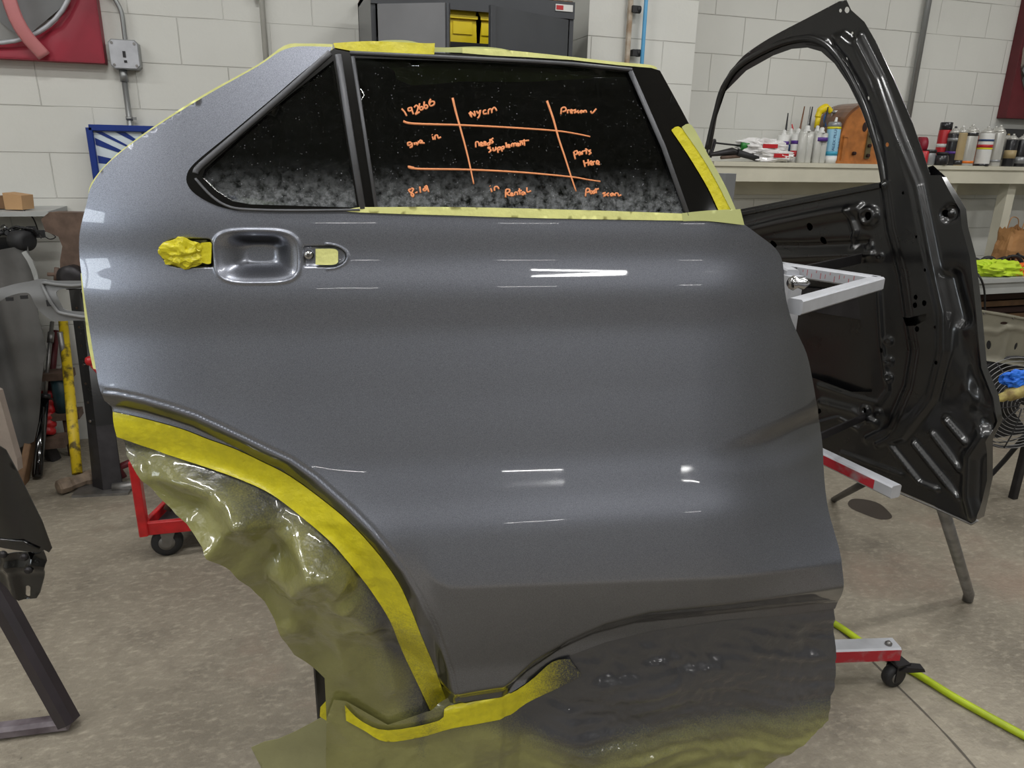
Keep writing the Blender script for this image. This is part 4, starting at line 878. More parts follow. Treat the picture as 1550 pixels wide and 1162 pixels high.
# red spring tool
rb = at_y(70, 650, 3.75); rtp = at_y(84, 500, 3.93)
rs = thing('screw_jack', 'red ribbed screw jack with dark arms leaning on the wall', 'tool', [rb[0], rb[1], 0])
rv = lambda t: Vector(rb)+(Vector(rtp)-Vector(rb))*t
prof = []
part('stem', MB().tube([rv(.3), rv(1)], .018, 10), 'dark_maroon', rs)
part('stem', MB().tube([rv(.32)+Vector((.05, 0, 0)), rv(.85)+Vector((.055, 0, 0))], .012, 10), 'brown_rust', rs)
for k in range(6): prof += [(.034, k*.035), (.042, k*.035+.01), (.042, k*.035+.024), (.034, k*.035+.034)]
ax_ = Vector(rtp)-Vector(rb); part('ribbed_sleeve', MB().lathe(prof, Vector(rb)-ax_*.05, ax_, 18), 'red_enamel', rs)
part('top_plate', MB().box(rv(.30), (.17, .07, .03)), 'brown_rust', rs); part('base_plate', MB().box(rv(-.12)+Vector((.02, 0, .0)), (.14, .08, .05)), 'brown_rust', rs)
part('foot', MB().beam(rv(-.12), (rb[0]+.01, rb[1], 0), .05, .05), 'dark_steel', rs)
# teal jack
jb = at_z(107, 692, .0); jt = thing('bottle_jack', 'teal steel jack with a brown screw foot behind the yellow sledgehammer', 'jack', jb)
ju = lambda z, dx=0: Vector((jb[0]+.005+dx, jb[1]+.03, z))
part('screw', MB().tube([ju(.0), ju(.2)], .02, 14), 'brown_rust', jt)
part('flange', MB().box(ju(.215), (.13, .09, .035)), 'brown_rust', jt)
part('body', MB().tube([ju(.23), ju(.40)], [.045, .038], 16), 'teal_steel', jt); part('cap', MB().box(ju(.415), (.12, .09, .035)), 'brown_rust', jt)
part('rod', MB().tube([ju(.43, .03), ju(.62, .035)], .012, 10), 'steel', jt)
# sledgehammer
sa = at_z(118, 728, .035); stp = at_y(94, 470, 3.93)
sg = thing('sledgehammer', 'sledgehammer with chipped yellow handle standing head-down on the floor', 'hammer', [sa[0], sa[1], 0])
sv = lambda t: Vector(sa)+(Vector(stp)-Vector(sa))*t
part('handle', MB().tube([sv(.04), sv(.3), sv(1)], [.021, .023, .02], 12, flat=.8), 'yellow_handle', sg)
ha = Vector((.78, .62, 0)).normalized()
hd = MB(); hd.lathe([(.026, -.085), (.034, -.078), (.035, -.04), (.028, -.025), (.03, 0), (.028, .025), (.035, .04), (.034, .078), (.026, .085)], Vector((sa[0], sa[1], .036)), ha, 8, False); part('head', hd, 'hammer_head', sg)
# steel post with clamp
kb = at_z(158, 745, 0.0); ktp = at_y(121, 428, 3.55)
kp = thing('frame_post', 'black punched steel post with flared foot beside the sledgehammer', 'post', kb)
kv_ = lambda t: Vector(kb)+(Vector(ktp)-Vector(kb))*t
def flange(t0, t1, w0, w1, side):
    mbx = MB(); ex = Vector(cR)*side; ez = -Vector(HF)
    for k in (0, 1): pass
    A, B = kv_(t0), kv_(t1); vs = [A, A+ex*w0-ez*.035, B+ex*w1-ez*.035, B]
    th = ez*.006; mbx.add([p for p in vs]+[p+th for p in vs], [(0, 1, 2, 3), (7, 6, 5, 4), (0, 4, 5, 1), (1, 5, 6, 2), (2, 6, 7, 3), (3, 7, 4, 0)]); return mbx
for sd_ in (-1, 1):
    part('angle_leg', flange(.0, .32, .066, .060, sd_), 'dark_steel', kp, 'flared grey lower half')
    part('angle_leg', flange(.32, 1, .060, .070 if sd_ < 0 else .04, sd_), 'black_ecoat', kp)
part('foot_plate', MB().box((kb[0], kb[1]+.02, .006), (.23, .12, .012), Matrix.Rotation(-.15, 3, 'Z')), 'steel', kp)
for k in range(7):
    c = kv_(.34+.09*k)-Vector(cR)*.03+Vector(HF)*.018
    part('punched_hole', MB().lathe([(.006, 0), (.006, .003)], c-Vector(HF)*.01, -Vector(HF), 10), 'chrome', kp, 'pale punched hole')
cl = MB().prism([(.0, .0), (.16, 0), (.16, .3), (-.03, .3), (-.07, .27), (-.06, .22), (-.01, .2), (0, .16), (-.02, .1), (-.03, .04)], at_y(104, 430, 3.5), cR, (0, 0, 1), -.06)
part('clamp_head', cl, 'brown_rust', kp, 'brown cast clamp head')
part('clamp_screw', MB().tube([at_y(72, 415, 3.45), at_y(110, 416, 3.45)], .008, 10).tube([at_y(86, 405, 3.45), at_y(85, 424, 3.45)], .010, 10), 'brown_rust', kp)
part('clamp_drum', MB().lathe([(.02, 0), (.05, .0), (.05, .05), (.02, .05)], Vector(at_y(114, 418, 3.47)), -Vector(HF), 20), 'dark_steel', kp)
# red cart
cw = at_z(256, 838, 0); ct = thing('parts_cart', 'red steel cart with a black caster, half hidden by the masking paper', 'cart', cw)
cp = at_d(215, 800, at_d(215, 800, 1)@HF); zc = .13
L0 = at_z(218, 800, zc); 
Lt = np.array([L0[0], L0[1], .40])
part('corner_post', MB().beam(L0-[0, 0, .02], Lt, .05, .03), 'red_enamel', ct)
R0 = at_z(300, 792, zc); R0 = L0+(R0-L0)*2.6
part('lower_rail', MB().beam(L0, R0, .02, .05), 'red_enamel', ct)
back = HF*.42
part('lower_rail', MB().beam(L0, L0+back, .02, .05), 'red_enamel', ct)
part('tray', MB().box((L0+R0)/2+back/2-[0, 0, .015], (np.linalg.norm(R0-L0), .40, .01), Matrix.Rotation(-YAW, 3, 'Z')), 'dark_steel', ct)
part('corner_post', MB().beam(R0-[0, 0, .02], R0+[0, 0, .33], .05, .03), 'red_enamel', ct)
for q in (0, 1, 2):
    b0 = L0+cR*.0+HF*.12*q; part('top_rail' if q == 2 else 'shelf_rail', MB().beam(Vector(Lt)+Vector(HF)*.2*q, Vector(Lt)+Vector(R0-L0)+Vector(HF)*.2*q, .02, .03), 'red_enamel', ct)
caster(ct, cw, .055, .035, Vector(cR)*.35-Vector(HF)*.93, ('rubber', 'steel', 'steel'))
caster(ct, Vector(cw)+Vector(R0-L0)*.8, .055, .035, Vector(cR)*.35-Vector(HF)*.93, ('rubber', 'steel', 'steel'))
for k in range(5):
    c = L0+(R0-L0)*(.08+.1*k)+HF*(.1+.04*(k % 3))+[0, 0, .02]
    single('steel_offcut', MB().tube([Vector(c), Vector(c)+Vector((.04, .02, .07)), Vector(c)+Vector((.10, .01, .10-.02*k))], .016, 8), 'dark_steel' if k % 2 else 'brown_rust', 'scrap metal piece lying in the red cart', 'scrap', 'scrap pieces in the red cart')
hk = Vector(at_z(186, 722, .03)); single('red_hook', MB().tube([hk, hk+Vector((-.01, 0, .05)), hk+Vector((.05, .02, .065)), hk+Vector((.11, .02, .05))], .018, 12), 'dark_maroon', 'dark red pipe hook on the floor beside the cart', 'tool')
single('pipe_end', MB().lathe([(.012, 0), (.02, 0), (.02, .12), (.012, .12)], hk+Vector((-.03, -.08, -.01)), Vector(cR)*.9+Vector(HF)*.3, 14), 'steel', 'short open steel pipe on the floor by the red hook', 'pipe')
rh = Vector(at_d(136, 546, 2.9)); rj = thing('red_lever', 'red ball-ended lever just behind the rear edge of the grey door', 'tool', (rh.x+.12, rh.y, 0))
part('ball', MB().lathe([(.004, -.02), (.016, -.014), (.02, 0), (.016, .014), (.004, .02)], rh, (0, 0, 1), 14), 'red_enamel', rj)
part('lever', MB().tube([rh, rh+Vector((.14, .02, -.25)), Vector((rh.x+.2, rh.y+.02, 0))], .014, 10), 'red_enamel', rj)

# ================================================================== WALL FITTINGS
YF = YW-.012
cbx = Vector(at_y(191, 84, YF)); jx = thing('junction_box', 'square steel junction box on the white block wall', 'junction box', cbx-Vector((0, 0, .06)))
h = .062; bev = [(-h, -h+.014), (-h+.014, -h), (h-.014, -h), (h, -h+.014), (h, h-.014), (h-.014, h), (-h+.014, h), (-h, h-.014)]
part('box', MB().prism(bev, cbx+Vector((0, .01, 0)), (1, 0, 0), (0, 0, 1), .055), 'conduit', jx)
part('cover', MB().prism([(a_*.93, b_*.93) for a_, b_ in bev], cbx-Vector((0, .045, 0)), (1, 0, 0), (0, 0, 1), .006), 'aluminium', jx)
part('outlet', MB().box(cbx-Vector((0, .052, .0)), (.012, .003, .026)).box(cbx-Vector((-.002, .052, .03)), (.012, .003, .01)), 'rubber', jx)
for a_, b_ in ((-1, 1), (1, 1), (1, -1), (-1, -1)): part('screw', MB().lathe([(.006, 0), (.006, .004)], cbx+Vector((a_*.046, -.050, b_*.046)), (0, -1, 0), 8), 'steel', jx)
YC = YW-.03
single('conduit_pipe', MB().tube(smooth_pts([at_y(190, 64, YC), at_y(187, 40, YC), at_y(184, 20, YC), at_y(178, 6, YC), at_y(168, -8, YC), at_y(140, -30, YC)], 5), .010, 12), 'conduit', 'bent grey conduit rising from the top of the junction box', 'pipe')
q = Vector(at_y(186, 106, YC)); cq = thing('conduit_pipe', 'straight grey conduit running down from the junction box to the blue framed picture', 'pipe', (q.x, q.y, .9))
part('pipe', MB().tube([q, (q.x, q.y, .9)], .0125, 12), 'conduit', cq); part('strap', MB().tube([(q.x, q.y, q.z-.20), (q.x, q.y, q.z-.215)], .016, 12).box((q.x+.02, q.y, q.z-.208), (.02, .012, .012)), 'conduit', cq); part('connector', MB().tube([q, q-Vector((0, 0, .05))], .017, 12), 'conduit', cq)
q = Vector(at_y(399, 40, YC)); cq = thing('conduit_pipe', 'grey painted conduit on the wall above the sloping rear of the door', 'pipe', (q.x, q.y, 1.2))
part('pipe', MB().tube([(q.x, q.y, CEIL), (q.x, q.y, 1.2)], .013, 12), 'conduit_painted', cq); part('strap', MB().box((q.x-.015, q.y, q.z+.13), (.04, .02, .03)), 'conduit_painted', cq)
q = Vector(at_y(1392, 80, YC)); single('conduit_pipe', MB().tube([(q.x, q.y, CEIL), (q.x, q.y, 1.47)], .018, 12), 'conduit', 'grey conduit standing on the shelf wall right of the black window frame', 'pipe')
YB = YP-.03
q = Vector(at_y(952, 45, YB)); rp = thing('drain_pipe', 'narrow weathered brown pipe with black clamps on the pilaster', 'pipe', (q.x, q.y, .6))
part('pipe', MB().beam((q.x, q.y, CEIL), (q.x, q.y, .6), .022, .022, upv=(0, 1, 0)), 'rust_pipe', rp)
for py in (14, 80):
    cqz = Vector(at_y(960, py, YB-.01)); part('clamp', MB().box(cqz, (.03, .03, .03)).lathe([(.018, 0), (.018, .02)], cqz+Vector((.012, 0, 0)), (1, 0, 0), 12), 'rubber', rp)
q = Vector(at_y(975, 45, YB-.03)); single('air_line', MB().tube([(q.x, q.y, CEIL), (q.x, q.y, .5)], .010, 12), 'blue_hose', 'light blue vertical air line beside the brown pipe', 'hose')
q = at_y(549, 5, YC); single('wall_peg', MB().lathe([(.02, 0), (.022, .01), (.016, .03)], Vector(q), (0, -1, 0), 14), 'board_beige', 'small beige peg on the wall left of the dark cabinet', 'peg')
# blue framed picture
fz = Vector(at_y(135, 193, YW-.05)); pf = thing('framed_picture', 'blue framed picture with white and blue streaks, cut off by the door', 'picture', (fz.x+.25, fz.y, fz.z-.45))
for (a_, b_) in (((0, 0), (0, -.45)), ((0, 0), (.6, 0)), ((.6, 0), (.6, -.45)), ((0, -.45), (.6, -.45))):
    part('frame_bar', MB().beam(fz+Vector((a_[0], 0, a_[1])), fz+Vector((b_[0], 0, b_[1])), .028, .028, upv=(0, 1, 0)), 'blue_frame', pf)
part('print', MB().box(fz+Vector((.3, .01, -.225)), (.58, .008, .43)), 'poster_white', pf)
mbx = MB()
cx_, cz_ = fz.x+.34, fz.z-.19
for k in range(22):
    t = 2*PI*k/22+.1; r1, r2 = .11+.03*math.sin(k*3), .42
    p_ = [(cx_+math.cos(t)*r1, cz_+math.sin(t)*r1*.7), (cx_+math.cos(t-.05)*r2, cz_+math.sin(t-.05)*r2*.7), (cx_+math.cos(t+.07)*r2, cz_+math.sin(t+.07)*r2*.7)]
    p_ = [(min(max(a_, fz.x+.016), fz.x+.584), min(max(b_, fz.z-.434), fz.z-.016)) for a_, b_ in p_]
    mbx.add([(a_, fz.y+.0045-.0002*(k % 5), b_) for a_, b_ in p_], [(0, 1, 2)])
mbx.box((cx_+.03, fz.y+.003, cz_-.0), (.2, .002, .02))
part('picture_streaks', mbx, 'blue_frame', pf)

def exhaust(center, hs, r, m, label, lowcut=False):
    cx, cz = center; t = thing('exhaust_fan', label, 'fan', (cx, YW, cz-hs)); fs_ = Surf((cx, YW-.07, cz), (1, 0, 0)); fs_.N = np.array([0, -1., 0])
    circ = [(r*math.cos(2*PI*k/48), r*math.sin(2*PI*k/48)) for k in range(48)]
    cone = [(-hs, -hs), (hs, -hs), (hs, hs), (-hs, hs)]
    mb, _ = sheet(fs_, cone, .05, .003, holes=[circ], relief=lambda u, v: -.03*sstep(r+.03, r, np.hypot(u, v))); part('housing_plate', mb, m, t)
    for a_, b_ in (((-hs, -hs), (hs, -hs)), ((hs, -hs), (hs, hs)), ((hs, hs), (-hs, hs)), ((-hs, hs), (-hs, -hs))):
        part('housing_side', MB().beam((cx+a_[0], YW-.035, cz+a_[1]), (cx+b_[0], YW-.035, cz+b_[1]), .07, .006, upv=(0, 0, 1) if a_[1] == b_[1] else (1, 0, 0)), m, t)
    part('orifice_ring', MB().lathe([(r, 0), (r-.004, .015), (r-.010, .015), (r-.010, -.03)], (cx, YW-.095, cz), (0, -1, 0), 48), 'aluminium', t) if 0 else None
    ring = MB().tube([(cx+(r)*math.cos(2*PI*k/48), YW-.085, cz+r*math.sin(2*PI*k/48)) for k in range(48)], .009, 8, closed=True); part('orifice_ring', ring, 'aluminium', t)
    part('shutter_back', MB().box((cx, YW-.01, cz), (2*r, .004, 2*r)), 'board_beige', t)
    for k in range(6): part('shutter_blade', MB().box((cx, YW-.022, cz-r*.85+k*r*.34), (1.6*r, .004, r*.3), Matrix.Rotation(.3, 3, 'X')), 'bench_grey', t)
    for k in range(4):
        M_ = Matrix.Rotation(k*PI/2+.9, 3, 'Y'); vs = []
        for i in range(7):
            rr = r*(.15+.78*i/6); wd = r*(.16+.22*math.sin(i/6*2.4)); vs += [M_ @ Vector((rr, .01, -wd))+Vector((cx, YW-.052, cz)), M_ @ Vector((rr, -.012, wd))+Vector((cx, YW-.052, cz))]
        part('fan_blade', MB().add(vs, [(2*i, 2*i+1, 2*i+3, 2*i+2) for i in range(6)], True), 'grey_plastic', t)
    part('hub', MB().lathe([(.05, 0), (.05, .03), (.02, .04)], (cx, YW-.05, cz), (0, -1, 0), 20), 'dark_steel', t)
    for sx in (.10, -.19):
        pp = smooth_pts([(cx+sx, YW-.13, cz+r*1.05), (cx+sx+.005, YW-.15, cz), (cx+sx+.03, YW-.14, cz-r*.75), (cx+sx+.10, YW-.085, cz-hs*.97)], 6)
        part('motor_strut', MB().tube(pp, .028, 8, flat=.35, nrm=(0, 1, 0)), 'pink_bar', t)
    return t
q = at_y(158, 95, YW-.07); exhaust((q[0]-.43, q[2]+.43), .43, .375, 'maroon', 'large red square exhaust fan high on the wall, upper left')
q = at_y(1523, 178, YW-.07); exhaust((q[0]+.43, q[2]+.43), .43, .375, 'dark_maroon', 'dark maroon exhaust fan housing at the right edge above the cans')

# ================================================================== CABINET
YCF = 3.45
xl = at_y(562, 40, YCF)[0]; xr = at_y(868, 40, YCF)[0]; zt_ = at_y(868, 4, YCF)[2]+.0
cbn = thing('storage_cabinet', 'tall dark grey metal cabinet with both doors ajar, behind the grey door', 'cabinet', ((xl+xr)/2, YCF+.2, 0))
dp = .45; wt = .02
part('side_panel', MB().box((xl+wt/2, YCF+dp/2, zt_/2), (wt, dp, zt_)), 'cabinet', cbn); part('side_panel', MB().box((xr-wt/2, YCF+dp/2, zt_/2), (wt, dp, zt_)), 'cabinet', cbn)
part('back_panel', MB().box(((xl+xr)/2, YCF+dp-.01, zt_/2), (xr-xl, .02, zt_)), 'cabinet_dark', cbn)
part('top_panel', MB().box(((xl+xr)/2, YCF+dp/2, zt_-.01), (xr-xl, dp, .02)), 'cabinet', cbn)
part('header', MB().box(((xl+xr)/2, YCF-.003, zt_-.035), (xr-xl, .012, .07)), 'cabinet', cbn)
zs = at_y(710, 70, YCF+.14)[2]-.01
for z_ in (zs, zs-.4, .1): part('shelf', MB().box(((xl+xr)/2, YCF+dp/2, z_), (xr-xl-.05, dp-.05, .02)), 'cabinet_dark', cbn)
def cdoor(xh, pf_, yfree, m, z1):
    a_ = Vector((xh, YCF-.012, 0)); b_ = Vector((at_y(pf_, 40, yfree)[0], yfree, 0)); d_ = part('door', MB().prism([(0, .12), ((b_-a_).length, .12), ((b_-a_).length, z1), (0, z1)], a_, (b_-a_).normalized(), (0, 0, 1), .022), m, cbn)
    ln = (b_-a_).normalized(); 
    part('door_edge', MB().beam(b_+Vector((0, 0, .12)), b_+Vector((0, 0, z1)), .02, .028, upv=ln), 'cabinet', d_)
    return a_, b_, d_
cdoor(xl+.035, 676, YCF-.16, 'cabinet_light', zt_-.075)
a_, b_, dr = cdoor(xr-.03, 745, YCF-.20, 'cabinet', zt_-.075)
pl_ = Vector(at_y(854, 12, YCF-.012)); part('badge', MB().box(pl_, (.085, .003, .028)), 'tube_white', cbn, 'small white and red badge')
part('badge_mark', MB().box(pl_+Vector((-.022, -.002, 0)), (.034, .002, .018)), 'label_red', cbn); 
for px, w_ in ((700, .08), (736, .045)):
    c = Vector(at_y(px, 67, YCF+.03)); c.z = zs+.01
    bn = thing('storage_bin', 'yellow plastic bin on the cabinet shelf, '+('larger and left' if px == 700 else 'mostly hidden by the right cabinet door'), 'bin', c)
    hh = .13
    part('bin_shell', MB().prism([(-w_, 0), (w_, 0), (w_*1.1, hh*.75), (w_*.9, hh), (-w_*1.1, hh)], c+Vector((0, .0, 0)), (1, 0, 0), (0, 0, 1), -.2), 'yellow_plastic', bn)
    part('label_rib', MB().box(c+Vector((0, -.003, hh*.45)), (w_*1.1, .006, .05)), 'yellow_plastic', bn)
    part('lip', MB().box(c+Vector((0, -.008, hh*.78)), (w_*2, .016, .012)), 'yellow_plastic', bn)
q = Vector(at_y(838, 0, YCF+.12)); q.z = zt_; single('work_gloves', wad(q+Vector((0, 0, .012)), .10, .06, .013, (1, 0, 0), (0, 1, 0), (0, 0, 1), 8), 'brown_wood', 'brown glove bundle lying on top of the dark cabinet', 'gloves')

# ================================================================== SHELF
YS = 3.70
sz = at_y(1300, 248, YS)[2]; xs0 = at_y(1100, 245, YS)[0]; xs1 = X1
swp = thing('wall_shelf', 'long cream painted wall shelf carrying tubes, radio and spray cans', 'shelf', (xs0, YS, sz-.1))
xs0 = at_y(1080, 240, YS)[0]
part('board', MB().box(((xs0+xs1)/2, (YS+YW)/2-.005, sz-.012), (xs1-xs0, YW-YS+.01, .024)), 'shelf_white', swp)
part('fascia', MB().box(((xs0+xs1)/2, YS+.01, sz-.065), (xs1-xs0-.001, .02, .085)), 'shelf_white', swp)
part('cleat', MB().box(((xs0+xs1)/2, YW-.02, sz-.15), (xs1-xs0, .03, .09)), 'shelf_white', swp)
for px in (1440, 1530, 1700):
    xx = at_y(px, 300, YS+.05)[0]; part('support_post', MB().box((xx, YS+.09, (sz-.03)/2), (.07, .07, sz-.03)), 'shelf_white', swp)
for k, px in enumerate((1245, 1290, 1310)):
    A = Vector(at_y(px, 272, YS+.06)); A.z = sz-.025; single('hanging_wire', MB().tube(smooth_pts([A, A+Vector((.02, 0, -.05)), A+Vector((.06, 0, -.06)), A+Vector((.10, 0, 0))], 5), .003, 6), 'wire_black', 'thin black wire loop hanging under the cream shelf', 'wire', 'wire loops under the cream shelf')
def onshelf(px, dy): 
    p = at_y(px, 240, YS+dy); return Vector((p[0], p[1], sz))
def scale_h(c, px):                     # metres for a height in pixels
    return px*(c[0]*HF[0]+c[1]*HF[1])*1.0/F_PX/1.03
# caulk cartridges
def cartridge(px, dy, hpx, m, label, band=None, nozzle=None, cap=True, lean=0, wpx=17, two=False):
    c = onshelf(px, dy); H_ = scale_h(c, hpx); r = scale_h(c, wpx)/2; t = thing('sealant_cartridge', label, 'cartridge', c, 'sealant cartridges on the cream shelf')
    xs_ = (-r*.5, r*.5) if two else (0,)
    b_ = MB()
    for x_ in xs_: b_.lathe([(r*(.55 if two else .95), 0), (r*(.6 if two else 1), .004), (r*(.6 if two else 1), H_*.93), (r*(.5 if two else .9), H_*.96)], c+Vector((x_, 0, 0)), (lean, 0, 1), 20)
    part('barrel', b_, m, t)
    if cap: part('cap', MB().lathe([(r*.55, 0), (r*.5, H_*.05), (r*.34, H_*.07), (r*.34, H_*.16), (r*.2, H_*.19)], c+Vector((lean*H_*.95, 0, H_*.95)), (lean, 0, 1), 14), 'tube_white', t)
    if band:
        for z0, z1, bm_ in band: part('label_band', MB().lathe([(r*1.012, z0*H_), (r*1.012, z1*H_)], c, (lean, 0, 1), 20), bm_, t)
    if nozzle:
        part('nozzle', MB().tube([c+Vector((0, 0, H_*1.05)), c+Vector((.01, 0, H_*1.12)), c+Vector((nozzle[1], 0, H_*1.1+nozzle[0]))], [.007, .006, .003], 8), nozzle[2], t)
    return t, c, H_, r
PB = [(.62, .74, 'label_purple')]
cartridge(1182, .12, 40, 'tube_white', 'white sealant cartridge with purple band and upright black nozzle, leftmost standing', PB, (.10, .01, 'rubber'))
cartridge(1192, .16, 42, 'tube_white', 'white cartridge with dark blue patch behind the front row', [(.35, .6, 'label_blue')], (.03, 0, 'label_red'), wpx=14)
cartridge(1203, .10, 42, 'tube_white', 'white cartridge with purple band and brown nozzle, left of the grey twin tube', PB+[(.2, .4, 'label_red')], (.13, .02, 'radio_dark'))
cartridge(1214, .16, 42, 'tube_white', 'white cartridge with tall grey nozzle standing at the back', PB, (.13, .01, 'conduit'), wpx=14)
cartridge(1216, .045, 46, 'tube_clear', 'pale grey twin cartridge in the front row with white cap', None, (.11, .015, 'rubber'), two=True, wpx=21)
cartridge(1231, .10, 46, 'tube_clear', 'clear cartridge below the yellow trigger head', [(.1, .3, 'label_red')], None, wpx=15)
cartridge(1238, .045, 44, 'tube_clear', 'twin cartridge with purple band and black nozzle, front row', [(.70, .82, 'label_purple')], (.12, .02, 'rubber'), two=True, wpx=20)
t, c, H_, r = cartridge(1256, .05, 52, 'label_lightblue', 'pale blue and white caulk tube standing left of the wooden radio', [(.92, .98, 'label_yellow'), (.22, .32, 'label_cyan'), (.0, .2, 'tube_white')], None, cap=False, wpx=19)
part('nozzle', MB().lathe([(.012, 0), (.006, .05)], c+Vector((0, 0, H_)), (0.15, 0, 1), 12), 'tube_white', t)
part('collar', MB().lathe([(r*.9, 0), (r, .005), (r, .02), (r*.8, .03)], c+Vector((0, 0, H_*.97)), (0, 0, 1), 16), 'can_grey', t)
tm = text_mb('ALEX PLUS', c+Vector((-r*.30, -r*1.0-.001, H_*.34)), (0, 0, 1), (-1, 0, 0), .027); part('lettering', tm, 'text_dark', t)
tm = text_mb('ALEX PLUS', c+Vector((r*.55, -r*.90-.001, H_*.40)), (0, 0, 1), (-1, 0, 0), .012); part('lettering', tm, 'text_dark', t)
c = onshelf(1255, .17); H_ = scale_h(c, 54); t = thing('sealant_cartridge', 'grey-capped white tube standing behind the blue and white caulk tube', 'cartridge', c, 'sealant cartridges on the cream shelf')
part('barrel', MB().lathe([(.03, 0), (.032, H_*.8), (.04, H_*.8), (.04, H_), (.015, H_+.005), (.01, H_+.08)], c, (0, 0, 1), 20), 'tube_white', t); part('nozzle', MB().tube([c+Vector((-.03, 0, H_)), c+Vector((-.025, 0, H_+.1))], [.006, .002], 8), 'can_grey', t)
# yellow trigger head
c = onshelf(1229, .13); zz = at_y(1229, 188, YS+.13)[2]
sp_ = thing('spray_trigger', 'yellow trigger sprayer head with blue lever above the cartridges', 'sprayer', c)
part('stem', MB().tube([c, (c.x, c.y, zz-.02)], .007, 10), 'tube_clear', sp_)
part('neck', MB().tube([(c.x, c.y, zz-.02), (c.x+.004, c.y, zz+.05)], [.014, .016], 12), 'yellow_plastic', sp_)
part('head', MB().tube(smooth_pts([(c.x+.0, c.y, zz+.04), (c.x+.012, c.y, zz+.075), (c.x+.05, c.y, zz+.095), (c.x+.085, c.y, zz+.075)], 5), [.018]*5+[.024]*6+[.018]*5, 12), 'yellow_plastic', sp_)
part('trigger', MB().tube(smooth_pts([(c.x+.07, c.y, zz+.075), (c.x+.05, c.y, zz+.04), (c.x+.065, c.y, zz-.01)], 5), .007, 8), 'label_blue', sp_)
part('spout', MB().tube([(c.x+.08, c.y, zz+.08), (c.x+.12, c.y, zz+.068)], .008, 8), 'can_grey', sp_)
# sealant bags
for px, dy, w_, h_, lb_ in ((1150, .07, .25, .045, 'clear plastic packet with red print lying on top of the pile'), (1168, .05, .24, .03, 'clear plastic packet with red print lying under the first one, to the right')):
    c = onshelf(px, dy)+Vector((0, 0, .085 if px == 1150 else .034)); t = thing('plastic_packet', lb_, 'packet', c-Vector((0, 0, h_)), 'plastic packets on the cream shelf')
    part('film', wad(c, w_*.62, .06, h_*1.1, (1, 0, 0), (0, 1, 0), (0, 0, 1), px), 'bag_plastic', t)
    part('print', MB().box(c+Vector((.02, -.058, .004)), (.10, .003, .022), Matrix.Rotation(.0, 3, 'X')), 'label_red', t)
# caulking gun (black, green knob)
c = onshelf(1105, .06); cg = thing('caulking_gun', 'black caulking gun with a green cap lying at the left end of the shelf', 'caulking gun', c)
part('plunger_rod', MB().tube([c+Vector((-.12, 0, .10)), c+Vector((.10, 0, .085))], .005, 8), 'wire_black', cg)
part('frame', MB().tube(smooth_pts([c+Vector((-.13, 0, .02)), c+Vector((-.11, 0, .10)), c+Vector((-.12, 0, .11)), c+Vector((-.14, 0, .03))], 4), .007, 8), 'dark_steel', cg)
part('body', MB().tube([c+Vector((-.14, -.01, .035)), c+Vector((0, -.01, .055)), c+Vector((.06, -.01, .04))], [.01, .022, .02], 10), 'dark_steel', cg)
part('handle', MB().tube([c+Vector((.03, -.02, .05)), c+Vector((.16, -.04, .018))], [.02, .014], 10), 'rubber', cg)
part('trigger', MB().tube([c+Vector((.05, -.02, .03)), c+Vector((-.08, -.03, .02))], .009, 8), 'brown_rust', cg)
part('cap', MB().lathe([(.02, 0), (.026, .01), (.026, .045), (.02, .05)], c+Vector((.06, 0, .085)), (1, 0, .1), 16), 'caulk_green', cg)
# radio
c = onshelf(1312, .02); W_ = scale_h(c, 41)*1.0; Hh = scale_h(c, 86); xr0 = at_y(1262, 240, YS+.02)[0]
rd = thing('wooden_radio', 'brown cathedral style wooden radio on the cream shelf', 'radio', c)
def arch_poly(w_, h_): return [(-w_, 0), (w_, 0), (w_, h_*.40)]+[(w_*math.cos(t)**.9 if math.cos(t) > 0 else -w_*abs(math.cos(t))**.9, h_*.40+h_*.60*math.sin(t)) for t in np.linspace(.12, PI-.12, 18)]+[(-w_, h_*.40)]
W_ = (c.x-xr0)*.92
part('case', MB().prism(arch_poly(W_, Hh), c+Vector((0, .24, 0)), (1, 0, 0), (0, 0, 1), .22), 'radio_dark', rd)
part('front_face', MB().prism(arch_poly(W_*.93, Hh*.96), c+Vector((0, .021, 0)), (1, 0, 0), (0, 0, 1), .012), 'radio_wood', rd)
part('base_molding', MB().box(c+Vector((0, .02, .008)), (2.1*W_, .05, .016)), 'radio_wood', rd)
for s_ in (-1, 1): part('pilaster', MB().box(c+Vector((s_*W_*.80, .004, Hh*.22)), (.022, .012, Hh*.42)).box(c+Vector((s_*W_*.80, .002, Hh*.44)), (.034, .02, .01)), 'radio_wood', rd)
gr = MB()
for dx, dz, rx_, rz_ in ((-.045, .0, .018, .028), (-.02, .03, .012, .02), (.02, .03, .012, .02), (.045, 0, .018, .028), (0, .055, .016, .016), (0, .01, .010, .02), (-.035, .05, .01, .012), (.035, .05, .01, .012)):
    gr.add([c+Vector((dx+rx_*math.cos(2*PI*k/14), .0075, Hh*.60+dz+rz_*math.sin(2*PI*k/14))) for k in range(14)], [tuple(range(14))])
part('speaker_grille', gr, 'radio_hole', rd)
part('dial_plate', MB().box(c+Vector((0, .004, Hh*.32)), (.036, .01, Hh*.46)), 'brass', rd)
for z_ in (.46, .30, .14): part('knob', MB().lathe([(.011, 0), (.010, .012), (.007, .014)], c+Vector((0, -.002, Hh*z_)), (0, -1, 0), 14), 'radio_hole', rd)
for s_ in (-1, 1): part('knob', MB().lathe([(.011, 0), (.010, .016), (.007, .018)], c+Vector((s_*W_*.45, .006, Hh*.17)), (0, -1, 0), 14), 'radio_hole', rd)
